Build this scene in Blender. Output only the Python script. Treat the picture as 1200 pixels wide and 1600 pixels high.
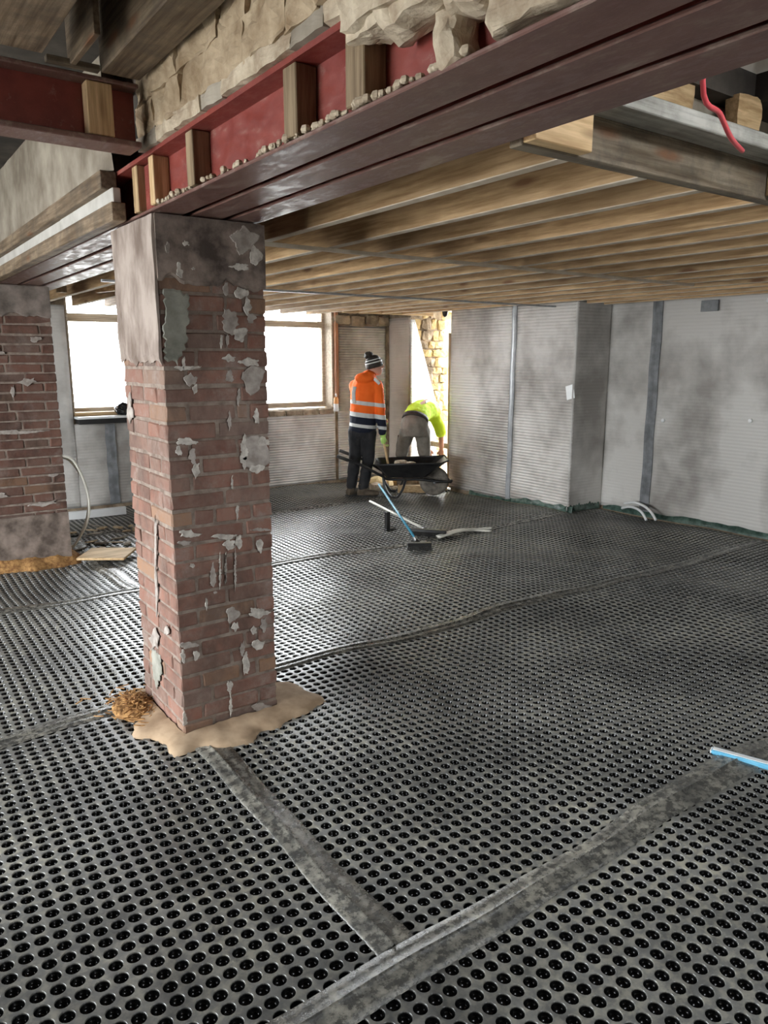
import bpy, bmesh, math, random
import numpy as np
from mathutils import Vector, Matrix, noise
random.seed(7)
for o in list(bpy.data.objects): bpy.data.objects.remove(o)
S = bpy.context.scene; C = S.collection
# ------------------------------------------------------------------ camera, sky, exposure
FPX, PITCH, YAW, CAMH = 1167.0, math.atan(240/1167), math.radians(35.5), 1.70
cam = bpy.data.cameras.new('camera'); co = bpy.data.objects.new('camera', cam); C.objects.link(co)
co.location = (0, 0, CAMH); co.rotation_euler = (math.pi/2-PITCH, 0, -YAW)
cam.sensor_fit = 'AUTO'; cam.sensor_width = 36; cam.lens = FPX/1600*36; cam.clip_start = .05
S.camera = co
W = bpy.data.worlds.new('overcast_sky'); S.world = W; W.use_nodes = True
bg = W.node_tree.nodes['Background']; bg.inputs['Color'].default_value = (.93, .97, 1, 1); bg.inputs['Strength'].default_value = 16.0
S.view_settings.view_transform = 'Standard'; S.view_settings.look = 'None'
S.view_settings.exposure = 0.65; S.view_settings.gamma = 1; S.view_settings.use_curve_mapping = False

def portal(name, loc, rot, sx, sy):
    l = bpy.data.lights.new(name, 'AREA'); l.shape = 'RECTANGLE'; l.size = sx; l.size_y = sy
    l.cycles.is_portal = True
    o = bpy.data.objects.new(name, l); C.objects.link(o); o.location = loc; o.rotation_euler = rot
    return o
HP = math.pi/2
portal('sky_portal', (2.75, 9.22, 1.75), (-HP, 0, 0), 1.5, 1.45)      # windows of the far wall, facing -y
portal('sky_portal', (4.62, 9.22, 1.75), (-HP, 0, 0), 1.75, 1.45)
portal('sky_portal', (7.75, 7.95, 1.1), (0, HP, 0), 2.3, .95)         # doorway, facing -x
portal('sky_portal', (-3.25, 3.3, 1.45), (0, -HP, 0), 2.1, 2.4)      # doorway of the left wall, facing +x
portal('sky_portal', (-3.25, 5.9, 1.65), (0, -HP, 0), 1.3, 1.4)
portal('sky_portal', (2.0, -3.05, 1.4), (HP, 0, 0), 1.3, .8)        # opening added behind the camera for fill, facing +y
portal('sky_portal', (2.35, .375, 2.72), (0, 0, 0), .9, .35)            # ceiling hole added to light the stairwell, facing down

# ------------------------------------------------------------------ helpers
def ray(px, py):
    r = px-600; u = -(py-800); F = FPX*math.cos(PITCH)+u*math.sin(PITCH); Z = u*math.cos(PITCH)-FPX*math.sin(PITCH)
    return Vector((r*math.cos(YAW)+F*math.sin(YAW), -r*math.sin(YAW)+F*math.cos(YAW), Z))
def onY(px, py, y): d = ray(px, py); t = y/d.y; return Vector((d.x*t, y, CAMH+d.z*t))
def onX(px, py, x): d = ray(px, py); t = x/d.x; return Vector((x, d.y*t, CAMH+d.z*t))
def onZ(px, py, z=0): d = ray(px, py); t = (z-CAMH)/d.z; return Vector((d.x*t, d.y*t, z))

def tag(o, label=None, cat=None, group=None, kind=None):
    if label: o['label'] = label
    if cat: o['category'] = cat
    if group: o['group'] = group
    if kind: o['kind'] = kind
    return o
def empty(name, loc=(0, 0, 0), rz=0, parent=None):
    o = bpy.data.objects.new(name, None); C.objects.link(o); o.location = loc; o.rotation_euler = (0, 0, rz); o.empty_display_size = .1
    if parent: o.parent = parent
    return o
def link(name, me, m=None, parent=None, loc=None, rz=0):
    o = bpy.data.objects.new(name, me); C.objects.link(o)
    if m and not me.materials: me.materials.append(m)
    if parent: o.parent = parent
    if loc is not None: o.location = loc
    if rz: o.rotation_euler = (0, 0, rz)
    return o
class MB:
    def __init__(s): s.v = []; s.f = []
    def add(s, vs, fs):
        b = len(s.v); s.v += [tuple(v) for v in vs]; s.f += [tuple(i+b for i in f) for f in fs]; return s
    def box(s, x0, x1, y0, y1, z0, z1):
        return s.add([(x0,y0,z0),(x1,y0,z0),(x1,y1,z0),(x0,y1,z0),(x0,y0,z1),(x1,y0,z1),(x1,y1,z1),(x0,y1,z1)],
              [(0,3,2,1),(4,5,6,7),(0,1,5,4),(1,2,6,5),(2,3,7,6),(3,0,4,7)])
    def bar(s, p, q, w, h, up=(0, 0, 1)):
        p, q = Vector(p), Vector(q); d = (q-p).normalized(); sd = d.cross(Vector(up)).normalized(); u = sd.cross(d)
        vs = [c+sd*a*w/2+u*b*h/2 for c in (p, q) for a, b in ((-1,-1),(1,-1),(1,1),(-1,1))]
        return s.add(vs, [(3,2,1,0),(4,5,6,7),(0,1,5,4),(1,2,6,5),(2,3,7,6),(3,0,4,7)])
    def tube(s, pts, r, n=8, flat=1.0, caps=True, up=(0, 0, 1)):
        pts = [Vector(p) for p in pts]; N = len(pts)
        rs = r if isinstance(r, (list, tuple)) else [r]*N
        rings = []; prev = None
        for i, p in enumerate(pts):
            d = (pts[min(i+1, N-1)]-pts[max(i-1, 0)]).normalized()
            ref = prev if prev is not None else (Vector(up) if abs(d.dot(Vector(up))) < .9 else Vector((1, 0, 0)))
            sd = d.cross(ref).normalized() if prev is None else (ref-d*ref.dot(d)).normalized()
            prev = sd; u = sd.cross(d)
            a = rs[i] if isinstance(rs[i], (list, tuple)) else (rs[i], rs[i]*flat)
            rings.append([p+sd*math.cos(2*math.pi*k/n)*a[0]+u*math.sin(2*math.pi*k/n)*a[1] for k in range(n)])
        vs = [v for R in rings for v in R]; fs = []
        for i in range(N-1):
            for k in range(n):
                fs.append((i*n+k, i*n+(k+1) % n, (i+1)*n+(k+1) % n, (i+1)*n+k))
        if caps: fs += [tuple(range(n))[::-1], tuple((N-1)*n+k for k in range(n))]
        return s.add(vs, fs)
    def lathe(s, prof, n=16, axis='z', c=(0, 0, 0)):
        vs = []; fs = []
        for r, h in prof:
            for k in range(n):
                a = 2*math.pi*k/n
                p = {'z': (r*math.cos(a), r*math.sin(a), h), 'y': (r*math.cos(a), h, r*math.sin(a)), 'x': (h, r*math.cos(a), r*math.sin(a))}[axis]
                vs.append((p[0]+c[0], p[1]+c[1], p[2]+c[2]))
        for i in range(len(prof)-1):
            for k in range(n): fs.append((i*n+k, i*n+(k+1) % n, (i+1)*n+(k+1) % n, (i+1)*n+k))
        fs += [tuple(range(n))[::-1], tuple((len(prof)-1)*n+k for k in range(n))]
        return s.add(vs, fs)
    def ball(s, c, r, n=12, m=8):
        r = r if isinstance(r, (tuple, list)) else (r, r, r)
        vs = [(c[0]+r[0]*math.sin(math.pi*i/m)*math.cos(2*math.pi*k/n), c[1]+r[1]*math.sin(math.pi*i/m)*math.sin(2*math.pi*k/n), c[2]+r[2]*math.cos(math.pi*i/m)) for i in range(m+1) for k in range(n)]
        fs = [(i*n+k, (i+1)*n+k, (i+1)*n+(k+1) % n, i*n+(k+1) % n) for i in range(m) for k in range(n)]
        return s.add(vs, fs)
    def mesh(s, name='m', smooth=False, bevel=0, seg=1, merge=False):
        me = bpy.data.meshes.new(name); me.from_pydata(s.v, [], s.f); me.validate()
        bm = bmesh.new(); bm.from_mesh(me)
        if merge: bmesh.ops.remove_doubles(bm, verts=bm.verts, dist=1e-5)
        bmesh.ops.recalc_face_normals(bm, faces=bm.faces)
        if bevel:
            es = [e for e in bm.edges if len(e.link_faces) == 2 and e.calc_face_angle(0) > .6]
            bmesh.ops.bevel(bm, geom=es, offset=bevel, segments=seg, affect='EDGES')
        bm.to_mesh(me); bm.free()
        if smooth:
            for p in me.polygons: p.use_smooth = True
        return me
    def build(s, name, m, parent=None, smooth=False, bevel=0, seg=1, merge=False, loc=None, rz=0):
        return link(name, s.mesh(name, smooth, bevel, seg, merge), m, parent, loc, rz)
def smooth_path(pts, n=6):
    pts = [Vector(p) for p in pts]; out = []
    P = [pts[0]]+pts+[pts[-1]]
    for i in range(1, len(P)-2):
        for k in range(n):
            t = k/n; a, b, c, d = P[i-1], P[i], P[i+1], P[i+2]
            out.append(.5*((2*b)+(c-a)*t+(2*a-5*b+4*c-d)*t*t+(3*b-a-3*c+d)*t**3))
    out.append(pts[-1]); return out
def rough_box(sx, sy, sz, cuts=3, amp=.01, freq=9, seed=0, rnd=.25):
    bm = bmesh.new(); bmesh.ops.create_cube(bm, size=1); bmesh.ops.subdivide_edges(bm, edges=bm.edges, cuts=cuts, use_grid_fill=True)
    off = Vector((seed*3.17, seed*1.31, seed*7.7))
    for v in bm.verts:
        c = v.co.copy(); l = max(abs(c.x), abs(c.y), abs(c.z)); s_ = c.normalized()*.62
        c = c*(1-rnd)+s_*rnd
        p = Vector((c.x*sx, c.y*sy, c.z*sz))
        v.co = p+noise.noise_vector(p*freq+off)*amp+noise.noise_vector(p*freq*3+off)*amp*.4
    me = bpy.data.meshes.new('rough'); bm.to_mesh(me); bm.free()
    return me
def jag(pts, step=.02, amp=.006, seed=0):
    out = []; n = len(pts); rn = random.Random(seed)
    for i in range(n):
        a, b = Vector(pts[i]), Vector(pts[(i+1) % n]); L = (b-a).length; k = max(1, int(L/step))
        nn = Vector((-(b-a).y, (b-a).x)).normalized() if L > 0 else Vector((0, 0))
        for j in range(k): out.append(a+(b-a)*j/k+nn*rn.uniform(-amp, amp))
    return out
def patch(name, pts, plane, at, th, m, parent, step=.02, amp=.006, seed=0, out=-1):
    """thin irregular slab lying on a wall face; pts are (u, z) in the face"""
    P = jag([Vector(p) for p in pts], step, amp, seed); n = len(P)
    c = sum((p for p in P), Vector((0, 0)))/n
    def w(p, d): return (p.x, at+out*d, p.y) if plane == 'Y' else ((at+out*d, p.x, p.y) if plane == 'X' else (p.x, p.y, at+d))
    vs = [w(p, 0) for p in P]+[w(c+(p-c)*.93, th) for p in P]
    fs = [(i, (i+1) % n, n+(i+1) % n, n+i) for i in range(n)]+[tuple(range(n, 2*n)), tuple(range(n))[::-1]]
    return MB().add(vs, fs).build(name, m, parent)
def blob(cx, cz, w, h, seed, n=14, amp=.3):
    rn = random.Random(seed); ph = [rn.uniform(0, 6.3) for _ in range(4)]
    return [(cx+w/2*math.cos(a)*(1+amp*math.sin(2*a+ph[0])*.6+amp*math.sin(3*a+ph[1])+amp*.6*math.sin(5*a+ph[2])),
             cz+h/2*math.sin(a)*(1+amp*math.sin(2*a+ph[3])*.6+amp*math.sin(3*a+ph[0])+amp*.6*math.sin(5*a+ph[1]))) for a in [2*math.pi*k/n for k in range(n)]]

# ------------------------------------------------------------------ materials
def newmat(name):
    m = bpy.data.materials.new(name); m.use_nodes = True; nt = m.node_tree; nt.nodes.clear()
    o = nt.nodes.new('ShaderNodeOutputMaterial'); b = nt.nodes.new('ShaderNodeBsdfPrincipled'); nt.links.new(b.outputs[0], o.inputs[0])
    return m, nt, b
def nd(nt, t, **k):
    n = nt.nodes.new('ShaderNode'+t)
    for a, v in k.items():
        if a in n.inputs.keys() and not hasattr(type(n), a): n.inputs[a].default_value = v
        else: setattr(n, a, v)
    return n
def pos(nt, scale=(1, 1, 1), coord='world', rot=(0, 0, 0)):
    mp = nd(nt, 'Mapping'); mp.inputs['Scale'].default_value = scale; mp.inputs['Rotation'].default_value = rot
    if coord == 'world': nt.links.new(nd(nt, 'NewGeometry').outputs['Position'], mp.inputs[0])
    else: nt.links.new(nd(nt, 'TexCoord').outputs['Object'], mp.inputs[0])
    return mp.outputs[0]
def noi(nt, vec, scale, detail=6, rough=.6):
    n = nd(nt, 'TexNoise'); n.inputs['Scale'].default_value = scale; n.inputs['Detail'].default_value = detail; n.inputs['Roughness'].default_value = rough
    nt.links.new(vec, n.inputs['Vector']); return n.outputs['Fac']
def ramp(nt, fac, stops, interp='LINEAR'):
    r = nd(nt, 'ValToRGB'); r.color_ramp.interpolation = interp; e = r.color_ramp.elements
    while len(e) < len(stops): e.new(.5)
    for i, (p, c) in enumerate(stops):
        e[i].position = p; e[i].color = (*c, 1) if isinstance(c, tuple) else (c, c, c, 1)
    nt.links.new(fac, r.inputs[0]); return r.outputs[0]
def mix(nt, fac, a, b, mode='MIX'):
    n = nd(nt, 'Mix', data_type='RGBA', blend_type=mode)
    for s_, v in ((0, fac), (6, a), (7, b)):
        if isinstance(v, (int, float)): n.inputs[s_].default_value = v
        elif isinstance(v, tuple): n.inputs[s_].default_value = (*v, 1)
        else: nt.links.new(v, n.inputs[s_])
    return n.outputs[2]
def mth(nt, op, a, b=0.0):
    n = nd(nt, 'Math', operation=op)
    for i, v in enumerate((a, b)):
        if isinstance(v, (int, float)): n.inputs[i].default_value = v
        else: nt.links.new(v, n.inputs[i])
    return n.outputs[0]
def bump(nt, b, h, st=.3, dist=.01):
    n = nd(nt, 'Bump'); n.inputs['Strength'].default_value = st; n.inputs['Distance'].default_value = dist
    nt.links.new(h, n.inputs['Height']); nt.links.new(n.outputs[0], b.inputs['Normal'])
def rgh(b, r, metal=0, spec=.5): b.inputs['Roughness'].default_value = r; b.inputs['Metallic'].default_value = metal; b.inputs['Specular IOR Level'].default_value = spec
def simple(name, c1, c2, scale=8, r=.7, bs=.2, metal=0, coord='world', stretch=(1, 1, 1), lo=.35, hi=.65, spec=.5, bd=.005):
    m, nt, b = newmat(name); p = pos(nt, stretch, coord); n = noi(nt, p, scale)
    nt.links.new(ramp(nt, n, [(lo, c1), (hi, c2)]), b.inputs['Base Color']); rgh(b, r, metal, spec)
    if bs: bump(nt, b, n, bs, bd)
    return m
def wood(name, c1, c2, axis='y', r=.65, knots=True, coord='world', grain=1.0, dirt=.0):
    m, nt, b = newmat(name); st = {'x': (1.2, 22, 22), 'y': (22, 1.2, 22), 'z': (22, 22, 1.2)}[axis]
    g = noi(nt, pos(nt, st, coord), 2.2*grain, 5, .65)
    big = noi(nt, pos(nt, (2, 2, 2), coord), 1.3, 3)
    col = ramp(nt, g, [(.36, tuple(x*.82 for x in c1)), (.62, c2)])
    col = mix(nt, ramp(nt, big, [(.38, 0.0), (.7, .55)]), col, tuple(x*.62 for x in c1))
    ri = nd(nt, 'ObjectInfo'); hsv = nd(nt, 'HueSaturation')
    nt.links.new(mth(nt, 'ADD', mth(nt, 'MULTIPLY', ri.outputs['Random'], .5), .72), hsv.inputs['Value']); nt.links.new(col, hsv.inputs['Color']); col = hsv.outputs[0]
    if knots:
        kv = {'x': (2.2, 9, 9), 'y': (9, 2.2, 9), 'z': (9, 9, 2.2)}[axis]
        v = nd(nt, 'TexVoronoi'); v.inputs['Scale'].default_value = 1.0; nt.links.new(pos(nt, kv, coord), v.inputs['Vector'])
        col = mix(nt, ramp(nt, v.outputs['Distance'], [(.08, .85), (.2, 0.0)]), col, (.16, .07, .03))
    if dirt:
        d = noi(nt, pos(nt, (3, 3, 3), coord), 2.5, 8, .7); col = mix(nt, ramp(nt, d, [(.45, 0.0), (.62, dirt)]), col, (.07, .06, .05))
    nt.links.new(col, b.inputs['Base Color']); rgh(b, r, 0, .3); bump(nt, b, g, .25, .004); return m
M = {}
M['pine'] = wood('pine_joist', (.42, .25, .115), (.66, .45, .245), 'y')
M['pine_x'] = wood('pine_board', (.52, .33, .16), (.75, .55, .31), 'x')
M['pine_z'] = wood('pine_post', (.46, .29, .14), (.66, .47, .27), 'z')
M['oldwood'] = wood('old_timber', (.15, .10, .06), (.33, .25, .17), 'y', dirt=.5)
M['oldwood_x'] = wood('old_timber_x', (.22, .16, .10), (.40, .33, .24), 'x', dirt=.6)
M['oldwood_z'] = wood('old_stud', (.24, .16, .09), (.46, .34, .21), 'z', knots=False)
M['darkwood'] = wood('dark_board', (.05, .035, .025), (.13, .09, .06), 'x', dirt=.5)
M['greytimber'] = wood('grey_timber', (.33, .32, .28), (.52, .51, .46), 'x', knots=False, dirt=.3)
M['batten'] = wood('pale_batten', (.55, .44, .32), (.74, .64, .50), 'x', knots=False)
def steel(name, c1, c2, dust, dl=.5):
    m, nt, b = newmat(name); n = noi(nt, pos(nt, (3, 1.2, 3)), 3, 8, .65); col = ramp(nt, n, [(.3, c1), (.7, c2)])
    d = noi(nt, pos(nt, (6, 2.2, 6)), 4, 10, .75); col = mix(nt, ramp(nt, d, [(dl, 0.0), (dl+.22, .8)]), col, dust)
    nt.links.new(col, b.inputs['Base Color']); rgh(b, .42, 0, .5)
    nt.links.new(ramp(nt, d, [(.4, .34), (.65, .7)]), b.inputs['Roughness']); bump(nt, b, d, .12, .004); return m
M['maroon'] = steel('maroon_primer_steel', (.125, .055, .045), (.20, .105, .085), (.36, .29, .24), .50)
M['red'] = steel('red_primer_steel', (.165, .027, .022), (.27, .055, .040), (.40, .27, .21), .56)
def brickmat(name='worn_red_brick', dk=1.0):
    m, nt, b = newmat(name)
    ri = nd(nt, 'ObjectInfo').outputs['Random']
    base = ramp(nt, ri, [(0, (.17, .075, .055)), (.3, (.24, .105, .075)), (.55, (.30, .13, .09)), (.75, (.23, .125, .095)), (.88, (.21, .14, .115)), (.97, (.36, .19, .10)), (1, (.09, .07, .065))])
    n = noi(nt, pos(nt), 14, 9, .7); col = mix(nt, ramp(nt, n, [(.30, .08), (.68, .6)]), base, (.27, .205, .17))
    n2 = noi(nt, pos(nt), 5.5, 10, .72); col = mix(nt, ramp(nt, n2, [(.52, 0.0), (.66, .62)]), col, (.34, .285, .25))
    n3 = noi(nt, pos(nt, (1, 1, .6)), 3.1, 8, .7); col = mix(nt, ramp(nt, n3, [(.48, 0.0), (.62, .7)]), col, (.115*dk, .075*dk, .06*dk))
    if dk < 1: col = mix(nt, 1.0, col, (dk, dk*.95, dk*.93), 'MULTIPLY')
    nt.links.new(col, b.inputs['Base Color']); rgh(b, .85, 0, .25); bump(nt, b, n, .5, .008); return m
M['brick'] = brickmat(); M['brick_shaded'] = brickmat('shaded_red_brick', .62)  # second copy paints the pier's weaker light into darker, dirtier brick
M['mortar'] = simple('lime_mortar', (.17, .125, .10), (.32, .26, .215), 18, .95, .4)
M['plaster_pink'] = simple('old_plaster', (.36, .28, .24), (.56, .48, .43), 9, .9, .5, stretch=(1, 1, .35))
M['render_dark'] = simple('sooty_render', (.12, .10, .085), (.28, .23, .20), 8, .9, .5)
M['render_green'] = simple('grey_green_render', (.20, .20, .165), (.36, .35, .30), 12, .9, .5)
M['splat'] = simple('white_plaster_splash', (.36, .32, .28), (.68, .64, .58), 34, .9, .4)
M['splat_grey'] = simple('grey_plaster_splash', (.28, .24, .21), (.46, .41, .37), 26, .9, .4)
M['stone'] = simple('crumbling_masonry', (.26, .18, .105), (.52, .41, .28), 9, .95, .8, bd=.02)
M['stone_dark'] = simple('rubble_stone', (.16, .12, .08), (.42, .33, .23), 7, .95, .7, bd=.02)
M['stone_yellow'] = simple('sunlit_yellow_stone', (.46, .33, .15), (.72, .56, .31), 6, .95, .7, bd=.02)
M['lumps'] = simple('lime_plaster_lumps', (.34, .26, .18), (.62, .53, .40), 14, .95, .7, bd=.015)
M['sand'] = simple('dry_sand_mortar', (.36, .25, .155), (.52, .38, .25), 10, .95, .35)
M['straw'] = simple('brown_wood_shreds', (.20, .09, .03), (.50, .28, .10), 40, .9, .6)
M['plasterwall'] = simple('stained_plaster', (.20, .165, .125), (.42, .37, .30), 3.5, .9, .3)
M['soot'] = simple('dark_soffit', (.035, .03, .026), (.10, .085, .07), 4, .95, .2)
M['conc'] = simple('concrete', (.25, .24, .22), (.36, .35, .32), 5, .9, .2)
M['paint'] = simple('white_paint', (.46, .44, .40), (.60, .58, .54), 6, .6, .05)
def membrane():
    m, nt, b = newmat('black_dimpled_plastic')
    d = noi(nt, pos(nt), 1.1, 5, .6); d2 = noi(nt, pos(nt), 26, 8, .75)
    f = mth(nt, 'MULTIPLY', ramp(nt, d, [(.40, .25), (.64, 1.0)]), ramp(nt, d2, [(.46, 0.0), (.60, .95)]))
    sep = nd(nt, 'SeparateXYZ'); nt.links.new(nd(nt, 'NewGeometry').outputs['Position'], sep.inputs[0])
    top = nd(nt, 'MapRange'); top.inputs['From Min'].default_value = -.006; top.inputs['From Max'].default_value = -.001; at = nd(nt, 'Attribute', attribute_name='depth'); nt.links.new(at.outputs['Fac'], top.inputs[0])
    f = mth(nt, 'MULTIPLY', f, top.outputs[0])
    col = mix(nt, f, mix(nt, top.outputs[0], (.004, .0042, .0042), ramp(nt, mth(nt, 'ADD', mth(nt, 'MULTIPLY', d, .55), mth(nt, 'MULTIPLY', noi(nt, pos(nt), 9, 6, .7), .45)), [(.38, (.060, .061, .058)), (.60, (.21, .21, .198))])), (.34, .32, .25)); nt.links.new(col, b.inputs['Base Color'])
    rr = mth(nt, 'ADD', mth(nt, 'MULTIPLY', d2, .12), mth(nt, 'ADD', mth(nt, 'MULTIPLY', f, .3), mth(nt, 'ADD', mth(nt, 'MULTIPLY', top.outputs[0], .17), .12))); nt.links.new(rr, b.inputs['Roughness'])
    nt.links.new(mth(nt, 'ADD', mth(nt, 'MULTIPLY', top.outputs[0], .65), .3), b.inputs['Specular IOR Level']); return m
M['membrane'] = membrane()
def tapemat():
    m, nt, b = newmat('dusty_black_seam_tape'); d = noi(nt, pos(nt), 7, 10, .75); e = noi(nt, pos(nt), 34, 6, .7)
    f = mth(nt, 'MULTIPLY', ramp(nt, d, [(.40, .12), (.62, .95)]), ramp(nt, e, [(.42, .1), (.60, 1.0)]))
    nt.links.new(mix(nt, f, (.045, .046, .044), (.38, .36, .30)), b.inputs['Base Color'])
    nt.links.new(ramp(nt, e, [(.3, .16), (.7, .4)]), b.inputs['Roughness']); b.inputs['Specular IOR Level'].default_value = 1.0
    v = nd(nt, 'TexVoronoi', feature='DISTANCE_TO_EDGE'); v.inputs['Scale'].default_value = 22; nt.links.new(pos(nt), v.inputs['Vector'])
    bump(nt, b, mth(nt, 'ADD', d, mth(nt, 'MULTIPLY', v.outputs[0], .35)), .35, .012); return m
M['tape'] = tapemat()
def sheetmat(name, grid=False, c1=(.30, .275, .245), c2=(.62, .59, .55), ax='y', relief=.35):
    m, nt, b = newmat(name); n = noi(nt, pos(nt, (1, 1, .8)), 1.35, 3, .55); n2 = noi(nt, pos(nt), 7, 6, .6)
    col = ramp(nt, mth(nt, 'ADD', mth(nt, 'MULTIPLY', n, .8), mth(nt, 'MULTIPLY', n2, .2)), [(.40, c1), (.58, c2)])
    sep = nd(nt, 'SeparateXYZ'); nt.links.new(nd(nt, 'NewGeometry').outputs['Position'], sep.inputs[0])
    s1 = mth(nt, 'SINE', mth(nt, 'MULTIPLY', sep.outputs[2], 2*math.pi/.034)); h = s1
    if grid: h = mth(nt, 'MAXIMUM', s1, mth(nt, 'SINE', mth(nt, 'MULTIPLY', sep.outputs[{'x': 0, 'y': 1}[ax]], 2*math.pi/.034)))
    nt.links.new(col, b.inputs['Base Color']); rgh(b, .38, 0, .45); b.inputs['Transmission Weight'].default_value = 0
    bump(nt, b, h, relief, .008); return m
M['sheet'] = sheetmat('translucent_cavity_sheet', relief=.55)
M['sheet_soft'] = sheetmat('smooth_cavity_sheet', c1=(.30, .28, .255), c2=(.60, .58, .545), relief=.16)
M['sheet_grid'] = sheetmat('gridded_cavity_sheet', True, (.66, .68, .68), (.80, .82, .82), 'x')
M['sheet_tan'] = sheetmat('tan_cavity_sheet', c1=(.40, .35, .30), c2=(.56, .51, .45), relief=.2)
M['walltape'] = simple('grey_joint_tape', (.13, .135, .14), (.24, .25, .26), 10, .35, .1)
M['greenfilm'] = simple('dark_green_film', (.02, .045, .035), (.10, .16, .13), 14, .25, .6, bd=.02)
M['black'] = simple('black_enamel', (.008, .008, .009), (.022, .021, .02), 12, .32, .05)
M['rubber'] = simple('rubber', (.02, .019, .018), (.05, .047, .043), 20, .75, .2)
M['tyre'] = simple('muddy_tyre', (.07, .062, .052), (.21, .185, .15), 14, .85, .3)
M['steelgrey'] = simple('galvanised_steel', (.35, .36, .37), (.5, .51, .52), 20, .4, .05, .7)
M['hose'] = simple('pale_hose', (.62, .60, .52), (.76, .74, .66), 10, .5, 0)
M['white'] = simple('white_plastic', (.76, .77, .76), (.86, .87, .86), 4, .45, 0)
M['blue'] = simple('blue_plastic', (.03, .17, .27), (.08, .30, .42), 10, .35, 0)
M['paleblue'] = simple('blue_aluminium', (.10, .42, .66), (.22, .58, .80), 6, .3, 0)
M['pinkpipe'] = simple('red_plastic_pipe', (.62, .06, .08), (.72, .12, .13), 6, .4, 0)
M['orange'] = simple('hi_vis_orange', (.95, .14, .012), (1, .22, .03), 8, .8, .15)
M['navy'] = simple('navy_cloth', (.008, .011, .022), (.02, .025, .042), 8, .85, .2)
M['reflect'] = simple('reflective_tape', (.55, .55, .53), (.72, .72, .70), 8, .5, 0)
M['trouser'] = simple('black_trousers', (.008, .008, .01), (.022, .021, .022), 9, .85, .3)
M['boot'] = simple('dusty_boot', (.05, .035, .022), (.12, .09, .06), 14, .8, .2)
M['skin'] = simple('skin', (.52, .27, .19), (.64, .36, .26), 6, .55, 0)
M['glove'] = simple('green_glove', (.36, .62, .12), (.50, .76, .20), 10, .7, .1)
M['yellow'] = simple('hi_vis_yellow', (.55, .82, .02), (.66, .92, .05), 8, .8, .15)
M['shorts'] = simple('olive_grey_shorts', (.14, .125, .10), (.24, .215, .18), 7, .85, .3)
M['hair'] = simple('dark_hair', (.015, .012, .01), (.04, .03, .02), 30, .7, .3)
M['chip'] = simple('timber_offcut_chip', (.35, .24, .13), (.66, .52, .34), 12, .8, .2)
M['bag'] = simple('black_bin_bag', (.008, .008, .009), (.02, .02, .022), 10, .25, .6)
m, nt, b = newmat('window_glass'); nt.nodes.remove(b); tr = nd(nt, 'BsdfTransparent'); gl = nd(nt, 'BsdfGlossy'); gl.inputs['Roughness'].default_value = .02
fr = nd(nt, 'Fresnel'); mx = nd(nt, 'MixShader'); nt.links.new(fr.outputs[0], mx.inputs[0]); nt.links.new(tr.outputs[0], mx.inputs[1]); nt.links.new(gl.outputs[0], mx.inputs[2])
nt.links.new(mx.outputs[0], nt.nodes['Material Output'].inputs[0]); M['glass'] = m
ORD = ['first', 'second', 'third', 'fourth', 'fifth', 'sixth', 'seventh', 'eighth', 'ninth', 'tenth', 'eleventh', 'twelfth', 'thirteenth', 'fourteenth', 'fifteenth', 'sixteenth']

# ------------------------------------------------------------------ structure
def struct(o, label=None): return tag(o, label, None, None, 'structure')
struct(MB().box(-3.4, 8.2, -3.2, 9.4, -.30, -.05).build('floor', M['conc']), 'concrete slab under the dimpled membrane')
struct(MB().box(-20, 30, -20, 40, -.8, -.42).build('ground_outside', M['conc']), 'pale ground outside the building')
# far wall with two windows
Yw = 8.9
fw = MB()
for x0, x1, z0, z1 in ((-3.4, 2.06, -.05, 2.95), (2.06, 3.45, -.05, 1.06), (2.06, 3.45, 2.44, 2.95), (3.45, 3.75, -.05, 2.95), (3.75, 5.5, -.05, 1.02), (3.75, 5.5, 2.44, 2.95), (5.5, 7.6, -.05, 2.95)):
    fw.box(x0, x1, Yw, Yw+.42, z0, z1)
wf = struct(fw.build('wall_far', M['stone_dark']), 'rough stone outer wall with the windows')
# rough stones showing above the sheet and under the sill
for i, (x, z, sx, sz) in enumerate([(5.62, 2.22, .24, .12), (5.87, 2.2, .22, .13), (6.1, 2.23, .2, .12), (6.3, 2.21, .18, .12), (5.7, 2.35, .3, .11), (6.02, 2.36, .28, .11), (6.29, 2.36, .2, .12),
                                    (1.62, 2.33, .2, .09), (1.84, 2.34, .2, .09), (1.98, 2.43, .15, .08), (1.76, 2.44, .22, .08)]):
    st = link('stone', rough_box(sx, .12, sz, 3, .014, 11, i), M['stone_dark'] if x > 3 else M['brick'], wf, (x, Yw-.01, z))
for i in range(7):
    link('stone', rough_box(.24, .1, .07, 3, .012, 11, 30+i), M['stone_dark'], wf, (3.85+i*.25, Yw+.0, .985))
# right wall: projecting breast, recess and thick stone pier beyond the doorway
wr = MB().box(6.44, 7.6, 5.48, 7.5, -.05, 2.95).box(7.0, 7.6, -3.2, 5.48, -.05, 2.95).box(6.44, 7.0, 8.4, 8.9, -.05, 2.95).box(6.44, 7.6, 7.5, 8.4, 2.42, 2.95)
wrr = struct(wr.build('wall_right', M['stone_dark']), 'thick stone right wall with a doorway near the far corner')
rn = random.Random(3)
z = .06; i = 0
while z < 2.38:                                    # rubble of the doorway reveal
    hh = rn.uniform(.09, .16); x = 6.5
    while x < 7.02:
        ww = rn.uniform(.1, .22)
        link('stone', rough_box(ww*.96, .16, hh*.92, 3, .02, 12, 60+i, .4), M['stone_yellow'] if (x > 6.8 or rn.random() < .35) else M['stone_dark'], wrr, (x+ww/2, 8.465+rn.uniform(-.03, .01), z+hh/2)); i += 1  # outer stones take the warm yellow to paint in sunlight on the jamb
        x += ww
    z += hh
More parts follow.
